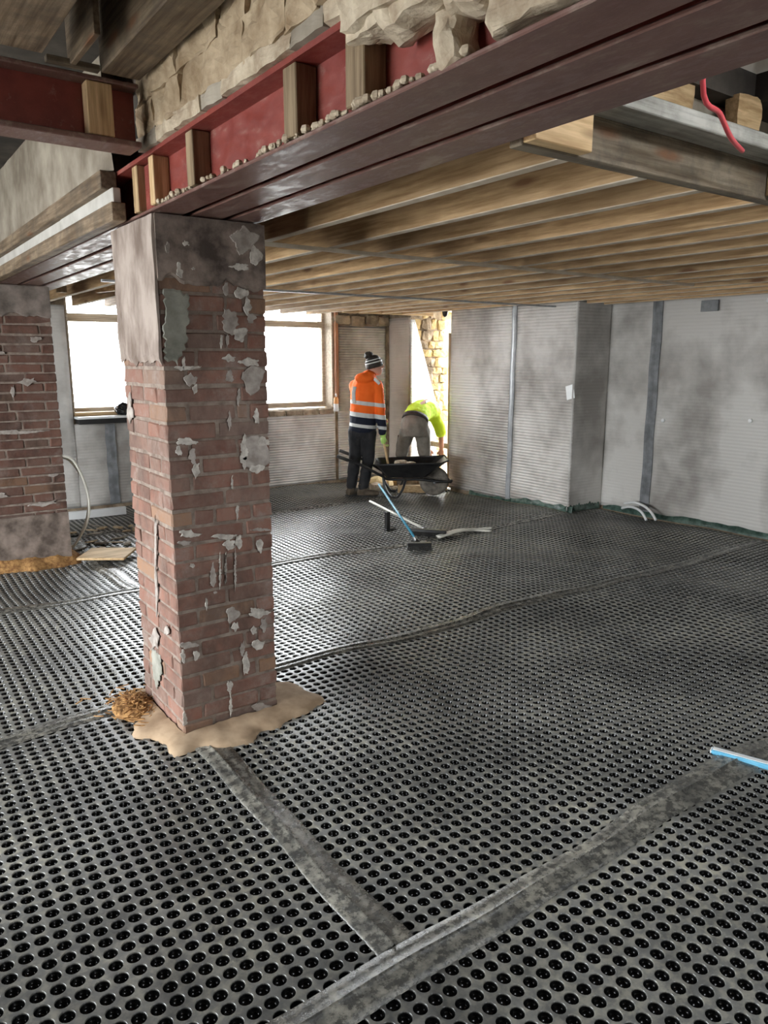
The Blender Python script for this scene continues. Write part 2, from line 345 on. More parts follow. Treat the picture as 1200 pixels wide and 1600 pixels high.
# unseen left and near walls; openings placed and sized to steer daylight
wl = MB()
for y0, y1, z0, z1 in ((-3.2, 2.1, -.05, 2.95), (2.1, 4.5, 2.5, 2.95), (4.5, 5.2, -.05, 2.95), (5.2, 6.6, -.05, 1.0), (5.2, 6.6, 2.3, 2.95), (6.6, 9.3, -.05, 2.95)): wl.box(-3.4, -3.1, y0, y1, z0, z1)
struct(wl.build('unseen_wall_left', M['plasterwall']), 'unseen plastered left wall with openings placed and sized to steer daylight')
wn = MB().box(-3.1, 1.35, -3.2, -2.9, -.05, 2.95).box(2.65, 7.6, -3.2, -2.9, -.05, 2.95).box(1.35, 2.65, -3.2, -2.9, 1.8, 2.95).box(1.35, 2.65, -3.2, -2.9, -.05, 1.0)
struct(wn.build('unseen_wall_near', M['plasterwall']), 'plastered wall behind the viewpoint with an opening added for fill light')
# ceiling over the left bay, and floorboards above the joists as planks
ce = struct(MB().box(-3.4, 1.05, -3.2, 9.3, 2.95, 3.05).box(1.05, 7.6, 1.62, 9.3, 2.60, 2.70).box(2.8, 7.6, -3.2, 1.62, 2.60, 2.70).box(1.62, 2.8, .55, 1.75, 2.80, 2.88).box(2.8, 3.9, .2, 1.75, 2.80, 2.88).box(1.62, 1.9, .2, .55, 2.80, 2.88).box(1.05, 1.75, -3.2, 9.3, 2.95, 3.05).box(1.62, 2.8, -3.2, .2, 2.60, 2.70).build('ceiling', M['soot']), 'dark underside of the floor above')  # hole left between the slabs is added to light the stairwell
y = 1.62; k = 0
while y < 8.88:
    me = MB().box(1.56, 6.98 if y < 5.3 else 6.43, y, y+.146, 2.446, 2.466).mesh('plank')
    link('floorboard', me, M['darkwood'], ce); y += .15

# ------------------------------------------------------------------ dimpled floor membrane
def hh(x, y):
    return 1.6*(.007*np.sin(2.1*x+1.3*y+.4)+.006*np.sin(-1.4*x+2.7*y+1.9)+.0045*np.sin(4.3*x-2.2*y)+.003*np.sin(3.1*x+5.2*y+2.2)
            + .0016*np.sin(9.3*x+3.7*y)+.0012*np.sin(-5*x+8.7*y+1)) - .004
def hz(x, y): return float(hh(np.float64(x), np.float64(y)))
PCH = .052
def cell(n, rings):
    a = np.arange(n)*2*np.pi/n; c, s_ = np.cos(a), np.sin(a); sc = .5*PCH/np.maximum(np.abs(c), np.abs(s_))
    v = [np.stack([c*sc, s_*sc, 0*c], 1)]
    for r, z in rings[:-1]: v.append(np.stack([c*r, s_*r, 0*c+z], 1))
    v.append(np.array([[0, 0, rings[-1][1]]])); v = np.concatenate(v)
    q = []; t = []; R = len(rings)
    for i in range(R-1):
        for k in range(n): q.append((i*n+k, i*n+(k+1) % n, (i+1)*n+(k+1) % n, (i+1)*n+k))
    for k in range(n): t.append(((R-1)*n+k, (R-1)*n+(k+1) % n, R*n))
    return v, np.array(q), np.array(t)
NEAR = cell(16, [(.0218, -.0002), (.0207, -.0032), (.0188, -.0125), (.0125, -.0200), (0, -.0230)])
MIDC = cell(8, [(.0222, -.0002), (.0209, -.0035), (.0186, -.0130), (.0125, -.0200), (0, -.0230)])
FARC = cell(8, [(.0222, -.0004), (.0185, -.0120), (0, -.0210)])
cb, sb = math.cos(YAW), math.sin(YAW)
def sheet(label, x0, x1, y0, y1):
    xs = np.arange(math.ceil(x0/PCH), math.floor(x1/PCH))*PCH+PCH/2; ys = np.arange(math.ceil(y0/PCH), math.floor(y1/PCH))*PCH+PCH/2
    gx, gy = [g.ravel() for g in np.meshgrid(xs, ys)]
    r = gx*cb-gy*sb; F = gx*sb+gy*cb
    keep = (F > .75) & (np.abs(r) < .62*F+.9)      # a generous fan of floor about the viewpoint
    for (a, b_, c, d) in ((1.05, 1.57, 3.04, 3.62), (.74, 1.43, 6.58, 7.12)): keep &= ~((gx > a) & (gx < b_) & (gy > c) & (gy < d))
    gx, gy, F = gx[keep], gy[keep], F[keep]
    V = []; LV = []; PS = []; SM = []; DP = []; base = 0
    for lo, hi, tmpl in ((0, 3.3, NEAR), (3.3, 6.2, MIDC), (6.2, 99, FARC)):
        k = (F >= lo) & (F < hi)
        if not k.any(): continue
        cv, q, t = tmpl; n = k.sum(); m_ = len(cv)
        v = np.empty((n, m_, 3)); v[:, :, 0] = gx[k][:, None]+cv[None, :, 0]; v[:, :, 1] = gy[k][:, None]+cv[None, :, 1]
        v[:, :, 2] = cv[None, :, 2]+hh(v[:, :, 0], v[:, :, 1])
        off = (base+np.arange(n)*m_)[:, None, None]
        nseg = 16 if tmpl is NEAR else 8; SM += [np.tile(np.arange(len(q)) >= nseg, n), np.ones(n*len(t), bool)]; DP.append(np.tile(cv[:, 2], n))
        V.append(v.reshape(-1, 3)); LV += [(q[None]+off).ravel(), (t[None]+off).ravel()]; PS += [np.full(n*len(q), 4), np.full(n*len(t), 3)]
        base += n*m_
    V = np.concatenate(V); L = np.concatenate(LV); P = np.concatenate(PS)
    me = bpy.data.meshes.new('dimpled_sheet'); me.vertices.add(len(V)); me.vertices.foreach_set('co', V.ravel())
    me.loops.add(len(L)); me.loops.foreach_set('vertex_index', L.astype(np.int32))
    me.polygons.add(len(P)); me.polygons.foreach_set('loop_start', np.concatenate([[0], np.cumsum(P)[:-1]]).astype(np.int32))
    me.polygons.foreach_set('use_smooth', np.concatenate(SM)); me.update(calc_edges=True)
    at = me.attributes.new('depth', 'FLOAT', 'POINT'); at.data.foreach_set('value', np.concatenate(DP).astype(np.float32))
    return tag(link('dimpled_membrane_sheet', me, M['membrane']), label, 'membrane', 'rolls of black dimpled membrane laid over the floor')
SEAM = [1.475, 3.56, 5.46, 7.45]
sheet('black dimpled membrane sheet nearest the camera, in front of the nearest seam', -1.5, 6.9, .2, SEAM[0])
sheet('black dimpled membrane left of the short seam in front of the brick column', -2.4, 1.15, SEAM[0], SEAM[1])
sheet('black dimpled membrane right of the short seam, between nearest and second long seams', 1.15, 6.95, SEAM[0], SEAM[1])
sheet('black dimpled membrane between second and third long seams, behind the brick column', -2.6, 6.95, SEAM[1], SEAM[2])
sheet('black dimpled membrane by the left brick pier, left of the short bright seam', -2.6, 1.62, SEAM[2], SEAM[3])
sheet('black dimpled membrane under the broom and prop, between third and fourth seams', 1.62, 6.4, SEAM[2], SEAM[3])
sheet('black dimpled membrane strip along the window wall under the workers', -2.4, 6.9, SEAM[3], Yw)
def tape(label, p0, p1, w, seed, ridge=.006):
    p0, p1 = Vector(p0), Vector(p1); L = (p1-p0).length; d = (p1-p0)/L; nrm = Vector((-d.y, d.x)); n = int(L/.05); rn = random.Random(seed)
    prof = [(-.5, -.003), (-.47, .003), (-.2, .0032), (.02, .0040), (.06, .0040+ridge), (.1, .0046), (.3, .0036), (.47, .003), (.5, -.003)]
    vs = []; fs = []; k = len(prof)
    for i in range(n+1):
        c = p0+d*(L*i/n)+nrm*(.010*math.sin(i*.11+seed)+.004*math.sin(i*.53+seed*2)); wi = w*(1+.06*math.sin(i*.2+seed))
        for a, z in prof:
            p = c+nrm*a*wi; vs.append((p.x, p.y, hz(p.x, p.y)+z+.0012+rn.uniform(-.0009, .0009)))
    for i in range(n):
        for j in range(k-1): fs.append((i*k+j, i*k+j+1, (i+1)*k+j+1, (i+1)*k+j))
    return tag(MB().add(vs, fs).build('seam_tape', M['tape'], smooth=True), label, 'tape', 'black tapes over the membrane seams')
tape('dusty black seam tape crossing the foreground from bottom centre to right edge', (-.6, 1.475), (4.6, 1.475), .14, 1)
tape('short black seam tape running from column base to the foreground tape', (1.15, 1.54), (1.13, 2.98), .13, 2)
tape('long seam tape running past the column base to the right wall', (-1.4, 3.56), (6.9, 3.53), .12, 3)
tape('seam tape beyond the column, reaching the broom heads', (-.9, 5.46), (6.38, 5.46), .12, 4)
tape('farthest seam tape, passing by the standing worker and barrow', (1.7, 7.45), (6.3, 7.42), .10, 5)
tape('short bright seam tape beside the left brick pier', (1.62, 5.5), (1.60, 7.4), .15, 6)

# ------------------------------------------------------------------ brick columns
bc = {}
def brick_mesh(sx, sy, sz, v, bm_='brick'):
    k = (round(sx, 3), round(sy, 3), round(sz, 3), v, bm_)
    if k not in bc:
        rn = random.Random(len(bc)); me = MB().box(-sx/2, sx/2, -sy/2, sy/2, -sz/2, sz/2).mesh('brick', bevel=.006)
        for vv in me.vertices: vv.co += Vector((rn.uniform(-1, 1), rn.uniform(-1, 1), rn.uniform(-1, 1)))*.0032
        me.materials.append(M[bm_]); bc[k] = me
    return bc[k]
def column(label, x0, x1, y0, y1, ztop, ch, seed, bmat='brick'):
    root = empty('brick_column', ((x0+x1)/2, (y0+y1)/2, 0)); tag(root, label, 'column')
    rn = random.Random(seed); cx, cy = (x0+x1)/2, (y0+y1)/2; Wd, D = x1-x0, y1-y0; T = .1025; j = .011
    MB().box(-Wd/2+.0065, Wd/2-.0065, -D/2+.0065, D/2-.0065, -.04, ztop).build('mortar_core', M['mortar'], root)
    n = int(round((ztop-.0)/ch)); c = ztop/n
    def put(a0, a1, b0, b1, z):
        me = brick_mesh(a1-a0-j, b1-b0-j, c-j, rn.randrange(3), bmat)
        pr = rn.uniform(-.003, .003)
        sx = 1 if (a0+a1)/2 > 0 else -1; sy = 1 if (b0+b1)/2 > 0 else -1
        o = link('brick', me, None, root, ((a0+a1)/2+j/2*0+sx*pr*.6, (b0+b1)/2+sy*pr, z)); o.rotation_euler = (0, 0, rn.uniform(-.004, .004))
    for i in range(n):
        z = c*(i+.5); hw, hd = Wd/2+.004, D/2+.004
        if i % 2 == 0:      # runs along x on near and far faces
            cuts = [-hw, rn.choice([-.01, .012, 0, -.09, .1])*1.0, hw]
            for s in (-1, 1):
                b0, b1 = (-hd, -hd+T) if s < 0 else (hd-T, hd)
                for a, b in zip(cuts[:-1], cuts[1:]): put(a, b, b0, b1, z)
            cy2 = [-hd+T, rn.uniform(-.03, .03), hd-T]
            for s in (-1, 1):
                a0, a1 = (-hw, -hw+T) if s < 0 else (hw-T, hw)
                for a, b in zip(cy2[:-1], cy2[1:]): put(a0, a1, a, b, z)
        else:
            cuts = [-hd, -hd+D*.4, hd-D*.2, hd] if rn.random() < .5 else [-hd, 0, hd]
            for s in (-1, 1):
                a0, a1 = (-hw, -hw+T) if s < 0 else (hw-T, hw)
                for a, b in zip(cuts[:-1], cuts[1:]): put(a0, a1, a, b, z)
            q = hw-T
            cx2 = [-q, rn.choice([-.04, .05, .08]), q] if (rn.random() < .5 or Wd > .6) else [-q, q]
            for s in (-1, 1):
                b0, b1 = (-hd, -hd+T) if s < 0 else (hd-T, hd)
                for a, b in zip(cx2[:-1], cx2[1:]): put(a, b, b0, b1, z)
    return root
ZB = 2.267
CX0, CX1, CY0, CY1 = 1.07, 1.545, 3.06, 3.60
col = column('tall red brick column with white plaster splashes, standing in the foreground', CX0, CX1, CY0, CY1, ZB-.004, .0755, 11)
ccx, ccy = (CX0+CX1)/2, (CY0+CY1)/2
def colpatch(name, px, plane, th, m, **k):
    """outline on the column face -> child patch in column coordinates"""
    if plane == 'Y':
        pts = [(p.x-ccx, p.z) for p in (onY(x, y, CY0) for x, y in px)]; at = CY0-.004-ccy-(.006 if px[0][1] < 450 else 0)
    else:
        pts = [(p.y-ccy, p.z) for p in (onX(x, y, CX0) for x, y in px)]; at = CX0-.004-ccx
    hx = (CX1-CX0)/2+.004; hy = (CY1-CY0)/2+.004
    lim = hx if plane == 'Y' else hy
    pts = [(max(-lim, min(lim, u)), min(z, ZB-.01)) for u, z in pts]
    return patch(name, pts, plane, at, th, m, col, **k)
M['coat'] = simple('patchy_plaster_coat', (.17, .125, .10), (.41, .34, .295), 8, .92, .8, stretch=(1, 1, .45), lo=.34, hi=.62)
M['soot_brown'] = simple('sooty_brown_render', (.085, .065, .055), (.33, .26, .22), 10, .92, .7, lo=.36, hi=.66)
hx, hy = (CX1-CX0)/2+.003, (CY1-CY0)/2+.003
colpatch('render_patch', [(254, 452), (292, 458), (296, 500), (288, 545), (278, 570), (258, 560)], 'Y', .003, M['render_green'], amp=.01, step=.014, seed=5)
colpatch('render_patch', [(348, 480), (370, 488), (374, 508), (360, 526), (348, 512)], 'Y', .003, M['splat_grey'], amp=.008, step=.012, seed=7)
colpatch('render_patch', [(238, 1012), (252, 1024), (254, 1050), (246, 1078), (240, 1050)], 'X', .003, M['render_green'], amp=.008, step=.012, seed=8)
SPL = [(260, 388, 7, 22), (289, 381, 10, 9), (279, 423, 10, 28), (381, 376, 40, 42), (398, 400, 20, 34), (374, 417, 34, 11), (352, 452, 9, 26), (376, 458, 24, 20), (386, 478, 12, 28), (392, 497, 16, 16), (374, 522, 24, 26),
       (345, 533, 4, 24), (355, 531, 5, 22), (358, 560, 20, 12), (390, 566, 32, 14), (358, 588, 12, 22), (292, 575, 38, 8), (286, 566, 5, 22), (298, 594, 20, 22), (304, 607, 10, 16), (400, 651, 9, 24), (358, 658, 6, 30),
       (290, 690, 34, 12), (278, 704, 10, 18), (300, 712, 12, 26), (306, 733, 11, 30), (380, 706, 14, 50), (398, 716, 40, 12), (410, 690, 20, 18), (400, 732, 26, 16), (372, 620, 5, 26), (362, 755, 4, 22),
       (295, 834, 34, 12), (288, 848, 22, 8), (350, 838, 40, 9), (358, 850, 20, 16), (407, 827, 30, 5), (372, 846, 14, 20), (405, 852, 12, 24), (363, 960, 20, 28), (367, 978, 12, 16), (403, 957, 32, 16), (411, 975, 12, 26), (396, 985, 10, 14),
       (403, 1007, 20, 20), (295, 1008, 30, 12), (285, 1026, 8, 20), (306, 1024, 10, 18), (378, 1012, 8, 26), (384, 1038, 12, 34), (358, 1072, 9, 22), (408, 1105, 30, 14), (287, 1123, 10, 26), (300, 883, 9, 6), (332, 900, 10, 40), (343, 893, 3, 56), (352, 890, 3, 50),
       (367, 890, 3, 70), (322, 942, 4, 20), (360, 1100, 4, 40), (336, 925, 6, 4), (370, 800, 4, 30), (300, 420, 6, 5)]
for i, (x, y, w, h) in enumerate(SPL):
    colpatch('plaster_splash', blob(x, y, w*.92, h*.92, i, 18, .2), 'Y', .0032, M['splat'] if i % 3 else M['splat_grey'], step=.006, amp=.003, seed=i)
colpatch('plaster_splash', blob(398, 708, 44, 56, 91, amp=.12), 'Y', .003, M['splat_grey'], step=.01, amp=.003, seed=91)
colpatch('plaster_splash', blob(395, 592, 32, 44, 92, amp=.15), 'Y', .003, M['splat_grey'], step=.01, amp=.003, seed=92)
for i, (x, y, w, h) in enumerate([(245, 860, 3, 130), (247, 930, 3, 60), (230, 430, 8, 60), (222, 500, 6, 80), (262, 985, 8, 14), (205, 640, 8, 40), (243, 1000, 14, 30)]):
    colpatch('plaster_splash', blob(x, y, w, h, 50+i), 'X', .004, M['splat_grey'], step=.012, amp=.002, seed=70+i)
column('dark shaded brick pier at the left edge carrying the beam end', .75, 1.42, 6.6, 7.1, ZB-.004, .0755, 12, 'brick_shaded')
pier = bpy.data.objects['brick_column.001']
for i, (x, z, w, h) in enumerate([(-.05, 1.12, .5, .03), (.12, 1.52, .12, .05), (-.1, 1.75, .14, .06), (.2, 1.85, .08, .05), (.0, 1.45, .03, .08), (.24, .75, .09, .03), (-.15, .62, .07, .04), (.16, .52, .2, .04)]):
    patch('plaster_splash', blob(x, z, w, h, 120+i), 'Y', -.254, .005, M['splat_grey'], pier, .012, .003, 130+i)

def coat(name, plane, at, u0, u1, z0, z1, m, parent, seed, th=.009, rag=.05, nu=26, nz=22):
    vs = []; fs = []; k = nu+1
    for i in range(nz+1):
        for j in range(nu+1):
            u = u0+(u1-u0)*j/nu; zb = z0+rag*noise.noise((u*8, seed, 0))+rag*.5*noise.noise((u*25, seed, 3)); z = zb+(z1-zb)*i/nz
            d = th*(.75+.5*noise.noise((u*14+seed, z*9, 1))) if 0 < i else .0
            vs.append((u, at-d, z) if plane == 'Y' else (at-d, u, z))
    n = len(vs); vs += [((v[0], at+.003, v[2]) if plane == 'Y' else (at+.003, v[1], v[2])) for v in vs]
    for i in range(nz):
        for j in range(nu): a = i*k+j; fs.append((a, a+1, a+k+1, a+k))
    ed = [(j, j+1) for j in range(nu)]+[(nz*k+j+1, nz*k+j) for j in range(nu)]+[((i+1)*k, i*k) for i in range(nz)]+[(i*k+nu, (i+1)*k+nu) for i in range(nz)]
    for a, b in ed: fs.append((a, b, n+b, n+a))
    return MB().add(vs, fs).build(name, m, parent)
coat('plaster_coat', 'X', -hx, -hy+.002, hy-.002, 1.68, 2.258, M['coat'], col, 2, .011)
coat('sooty_render', 'Y', -hy, -hx+.002, hx-.002, 2.0, 2.258, M['soot_brown'], col, 3, .008)
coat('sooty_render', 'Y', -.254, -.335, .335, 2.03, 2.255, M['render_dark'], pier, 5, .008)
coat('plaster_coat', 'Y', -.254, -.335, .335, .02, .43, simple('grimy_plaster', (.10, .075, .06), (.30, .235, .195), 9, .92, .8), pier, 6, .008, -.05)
# sand and mortar collar round the column foot
def collar(label, x0, x1, y0, y1, marg, hgt, m, seed, name='mortar_collar'):
    cx, cy = (x0+x1)/2, (y0+y1)/2; n = 72; vs = []; fs = []; R = [0, .25, .5, .75, .92, 1.0]
    for i in range(n):
        a = 2*math.pi*i/n; c, s = math.cos(a), math.sin(a)
        hw, hd = (x1-x0)/2, (y1-y0)/2; t = min(hw/abs(c) if abs(c) > 1e-6 else 9, hd/abs(s) if abs(s) > 1e-6 else 9)
        inner = Vector((c*t, s*t)); mg = marg(a)*(1+.22*math.sin(5*a+seed)+.12*math.sin(11*a+2*seed)+.07*math.sin(19*a))
        e = Vector((c*(hw+mg), s*(hd+mg))) ; e = inner+(Vector((c, s))*mg*1.05 if abs(abs(c)*hd-abs(s)*hw) < .5 else e-inner)
        for r in R:
            p = inner+(e-inner)*r; x, y = cx+p.x, cy+p.y
            q = hgt*(1-r**1.8)*(1+.3*noise.noise((x*9, y*9, seed)))+.012*(1-r)*noise.noise((x*25, y*25, 3))
            vs.append((x, y, hz(x, y)+(.003+max(q, 0)+.006*(r < .95)) if r < 1 else hz(x, y)-.004))
    k = len(R)
    for i in range(n):
        for j in range(k-1): fs.append((i*k+j, i*k+j+1, ((i+1) % n)*k+j+1, ((i+1) % n)*k+j))
    return tag(MB().add(vs, fs).build(name, m, smooth=True), label, 'mortar')
def marg1(a):
    d = math.degrees(a) % 360      # 0:+x right, 90:+y behind, 180:-x left, 270: towards the camera
    return {0: .13, 1: .12, 2: .08, 3: .09, 4: .13, 5: .15, 6: .17, 7: .20, 8: .17}[int(d//45)]
collar('spread of dry tan sand and mortar around the foot of the brick column', CX0-.005, CX1+.005, CY0-.005, CY1+.005, marg1, .028, M['sand'], 4)
collar('rusty brown timber-coloured debris heaped along the foot of the left pier', .745, 1.425, 6.595, 7.105, lambda a: .08, .08, M['straw'], 9, 'debris_heap')
sh = empty('wood_shreds', (.99, 3.52, .02)); tag(sh, 'clump of brown wood shreds heaped at the left of the column foot', 'debris', kind='stuff')
mb = MB(); rn = random.Random(5)
mb.ball((0, 0, -.02), (.11, .15, .038), 14, 8)
for i in range(240):
    a = rn.uniform(0, 6.28); r = abs(rn.gauss(0, .095)); p = Vector((math.cos(a)*r*.8-.01, math.sin(a)*r*1.2, .035*(1-min(1, r/.14))+.005)); d = Vector((rn.uniform(-1, 1), rn.uniform(-1, 1), rn.uniform(-.3, .3)))*.03
    mb.bar(p-d, p+d, .005, .004)
mb.build('shreds', M['straw'], sh)

# ------------------------------------------------------------------ steel beams and what sits on them
def ibeam_mesh(w, h, t, tw, L, axis='y'):
    mb = MB(); p = [(-w/2, w/2, 0, t), (-tw/2, tw/2, t, h-t), (-w/2, w/2, h-t, h)]
    for x0, x1, z0, z1 in p:
        if axis == 'y': mb.box(x0, x1, 0, L, z0, z1)
        else: mb.box(0, L, x0, x1, z0, z1)
    return mb
names = ['maroon steel beam nearest the camera, its red web filled with timber packers', 'middle maroon steel beam of the three lying over the column', 'maroon steel beam farthest from camera, next to the pine joists']
xb = [1.128, 1.294, 1.461]
for i, x in enumerate(xb):
    r = empty('steel_beam', (x, -1.6, ZB)); tag(r, names[i], 'beam', 'three steel beams lying side by side on the columns')
    MB().box(-.067, .067, 0, 8.72, 0, .011).build('bottom_flange', M['maroon'], r, bevel=.003)
    MB().box(-.006, .006, 0, 8.72, .011, .194).build('web', M['red'], r)
    MB().box(-.078, .078, 0, 8.72, .194, .21).build('top_flange', M['red'], r)
# timber packers standing in the web of the nearest beam
for lab, y0, y1, m_ in (('narrow', 3.19, 3.25, 'pine_z'), ('nearest column', 3.0, 3.05, 'pine_z'), ('mid', 2.6, 2.66, 'oldwood_z'), ('right', 1.88, 1.95, 'oldwood_z'), ('last', 1.56, 1.64, 'oldwood_z')):
    L = {'narrow': 'upright timber packer at the beam end above the column corner', 'nearest column': 'short timber packer in the red web, first right of the column', 'mid': 'short timber packer in the red web, second right of the column',
         'right': 'short timber packer in the red web, third right of the column', 'last': 'short timber packer in red web just left of the crumbling plaster lump'}[lab]
    tag(MB().box(1.056, 1.121, y0, y1, ZB+.0175, ZB+.193).build('timber_packer', M[m_], bevel=.003), L, 'timber', 'timber packers wedged in the beam web')
tag(MB().box(1.085, 1.12, 3.06, 3.185, ZB+.0175, ZB+.19).build('rusty_plate', M['red'], bevel=.003), 'rusty red plate between packers above the column corner', 'plate')
# mortar crumbs on the flange
crumb = MB(); rn = random.Random(8)
for i in range(170):
    y = rn.choice([rn.uniform(1.2, 2.55), rn.uniform(1.4, 2.0), rn.uniform(2.65, 3.0)]); s = rn.uniform(.005, .014)
    crumb.ball((1.060+rn.uniform(0, .03), y, ZB+.016+s*.5), (s, s*1.3, s*.8), 6, 4)
tag(crumb.build('mortar_crumbs', M['lumps']), 'pale mortar crumbs lying along the flange of the nearest beam', 'rubble', kind='stuff')
# mortar ledge and crumbling masonry above the beams
up = struct(MB().box(1.17, 1.53, -1.6, 3.66, ZB+.212, 2.95).box(1.03, 1.53, 3.66, 8.6, ZB+.212, 2.95).build('wall_upper', M['mortar']), 'crumbling wall carried on the steel beams')
y = 3.08; i = 0
while y > .9:
    w = random.uniform(.16, .30); link('ledge_mortar', rough_box(.12, w, .05, 4, .009, 14, 200+i, .12), M['lumps'] if i % 3 else M['plasterwall'], up, (1.09, y-w/2, ZB+.234)); y -= w*.97; i += 1
rn = random.Random(21)
z = ZB+.255
for c in range(4):
    y = 3.10-(.05 if c % 2 else 0)+(0 if c < 3 else -.1); h = [.115, .12, .11, .12][c]
    while y > .3:
        w = rn.uniform(.17, .33)
        o = link('stone', rough_box(.17, w*1.03, h*1.06, 6, .017, 13, 240+i, .08), M['stone'], up, (1.115+rn.uniform(-.015, .012), y-w/2, z+h/2)); i += 1; y -= w
    z += h
# lumps of plaster hanging over the beam
def lumpthing(label, parts, m):
    r = empty('plaster_lump', parts[0][0]); tag(r, label, 'plaster'); c0 = Vector(parts[0][0])
    for k, (c, s, se) in enumerate(parts): link('lump', rough_box(*s, 6, .022, 11, se, .35), m, r, Vector(c)-c0)
lumpthing('large cracked lump of pale plaster hanging over the red beam web', [((1.075, 1.44, 2.50), (.14, .34, .17), 301), ((1.06, 1.36, 2.43), (.10, .22, .10), 302), ((1.06, 1.52, 2.44), (.08, .14, .07), 303)], M['lumps'])
lumpthing('broken plaster lumps right of the large lump, on the beam flange', [((1.08, 1.20, 2.42), (.10, .12, .12), 304), ((1.09, 1.11, 2.47), (.10, .12, .12), 305), ((1.085, 1.02, 2.43), (.09, .10, .10), 306), ((1.09, 1.27, 2.33), (.07, .06, .12), 307), ((1.08, 1.0, 2.32), (.06, .3, .06), 308)], M['lumps'])
# casing on the left run of the beams
cas = empty('beam_casing', (1.0, 3.7, ZB)); tag(cas, 'boarded casing along the beam side left of the column', 'casing')
def cs(n, x0, x1, y0, y1, z0, z1, m): MB().box(x0-1.0, x1-1.0, y0-3.7, y1-3.7, z0-ZB, z1-ZB).build(n, m, cas, bevel=.004)
cs('bottom_board', .985, 1.045, 3.32, 6.58, 2.262, 2.335, M['oldwood'])
cs('white_strip', 1.005, 1.04, 3.36, 4.28, 2.335, 2.40, M['paint']); cs('white_strip', 1.008, 1.04, 4.30, 6.58, 2.335, 2.40, M['paint'])
cs('upper_batten', .975, 1.045, 3.42, 6.58, 2.40, 2.475, M['oldwood'])
patch('plaster_face', [(3.4, 2.475), (8.0, 2.475), (8.0, 2.94), (3.5, 2.94)], 'X', 1.03, .02, M['plasterwall'], up, .08, .006, 33)
# second red beam running left, with a packer and the dark timbers above it
b2 = empty('steel_beam', (-3.0, 2.99, 2.462)); tag(b2, 'dark red steel beam running left from the column head', 'beam')
MB().box(0, 4.0, -.05, .09, 0, .02).build('bottom_flange', M['maroon'], b2, bevel=.003)
MB().box(0, 4.0, .018, .03, .02, .20).build('web', M['red'], b2)
MB().box(0, 4.0, -.05, .09, .20, .215).build('top_flange', M['maroon'], b2, bevel=.003)
tag(MB().box(.815, .905, 2.945, 3.005, 2.484, 2.66).build('timber_packer', M['pine_z'], bevel=.003), 'orange-edged timber packer in the web of the left beam', 'timber', 'timber packers wedged in the beam web')
for lab, x0, x1, y0 in (('broad old timber joist resting on the left red beam beside the crumbling wall', .86, 1.0, 2.92), ('old timber joist at the top left corner above the red beam', .46, .66, 2.86), ('left old timber joist end outside the frame beyond the corner one', .0, .16, 2.9)):
    if x0 < .1: continue
    tag(MB().box(x0, x1, -2.9, y0, 2.682, 2.93).build('old_joist', M['oldwood'], bevel=.004), lab, 'joist', 'old joists above the left beam')
tag(MB().box(.755, .775, 2.6, 2.93, 2.682, 2.93).build('timber_board', M['oldwood'], bevel=.002), 'thin upright board between the two old joists above red beam', 'board')
tag(MB().box(.68, .855, 2.90, 2.93, 2.679, 2.70).build('timber_ledge', M['oldwood_x'], bevel=.002), 'small timber ledge between old joists on top of red beam', 'board')

# ------------------------------------------------------------------ pine joists, trimmer, battens
M['residue'] = simple('plaster_residue', (.50, .41, .30), (.70, .61, .49), 7, .9, .2)
def joist(x, y0, y1, z0):
    o = MB().box(x-.025, x+.025, y0, y1, z0, 2.443).build('ceiling_joist', M['pine'], bevel=.003)
    o.data.materials.append(M['residue'])
    for p in o.data.polygons:
        if p.normal.z < -.5: p.material_index = 1
    return o
JX = [1.80, 2.16, 2.51, 2.86, 3.23, 3.58, 3.95, 4.31, 4.71, 5.09, 5.42, 5.78, 6.10]
for i, x in enumerate(JX):
    y0 = 1.60; y1 = 8.12 if x > 5.2 else 8.88
    rn = random.Random(i); z0 = ZB+rn.uniform(-.004, .004)
    tag(joist(x, y0, y1, z0), 'pine ceiling joist, %s counting from the maroon steel beam' % ORD[i], 'joist', 'pine ceiling joists')
for i, x in enumerate((6.5, 6.78)):
    tag(joist(x, 1.60, 5.40, ZB), 'pine ceiling joist over the wall recess, %s one from the breast corner' % ORD[i], 'joist', 'pine ceiling joists')
tag(MB().box(1.56, 6.95, 1.548, 1.597, ZB-.004, 2.378).box(1.56, 6.95, 1.552, 1.597, 2.378, 2.44).build('trimmer_joist', M['oldwood_x'], bevel=.003), 'stained timber trimmer across the near ends of the pine joists', 'joist')
tag(MB().box(1.56, 1.79, 1.50, 1.546, ZB+.0, 2.37).build('timber_block', M['pine_x'], bevel=.003), 'pale timber end block between trimmer and maroon beam', 'timber')
tag(MB().box(1.75, 6.9, 1.44, 1.546, 2.382, 2.43).build('grey_board', M['greytimber'], bevel=.003), 'long grey board fixed along the top of the trimmer', 'board')
tag(MB().box(2.80, 2.87, 1.50, 1.546, ZB+.01, 2.37).build('timber_block', M['pine_z'], bevel=.003), 'small pale timber block under grey board at the right edge', 'timber')
for i, (ya, xa, xz, lab) in enumerate(((3.47, 1.56, 5.4, 'long pale batten nailed under the joists, nearer one'), (5.75, 1.6, 6.4, 'long pale batten under the joists, farther one near the windows'))):
    tag(MB().box(xa, xz, ya, ya+.03, ZB-.024, ZB-.006).build('ceiling_batten', M['residue'] if i == 0 else M['steelgrey'], bevel=.002), lab, 'batten')
MBx = MB()
tag(MB().tube(smooth_path([(1.80, 4.45, 2.270), (1.83, 4.5, 2.22), (1.89, 4.55, 2.12), (1.93, 4.55, 2.02)]), .004, 6).build('loose_wire', M['rubber'], smooth=True), 'thin dark wire dangling beside the column top', 'wire')
tag(MB().box(5.18, 6.62, 8.13, 8.18, 2.262, 2.40).build('pine_header', M['pine_x'], bevel=.003), 'pale pine header over the doorway corner', 'timber')
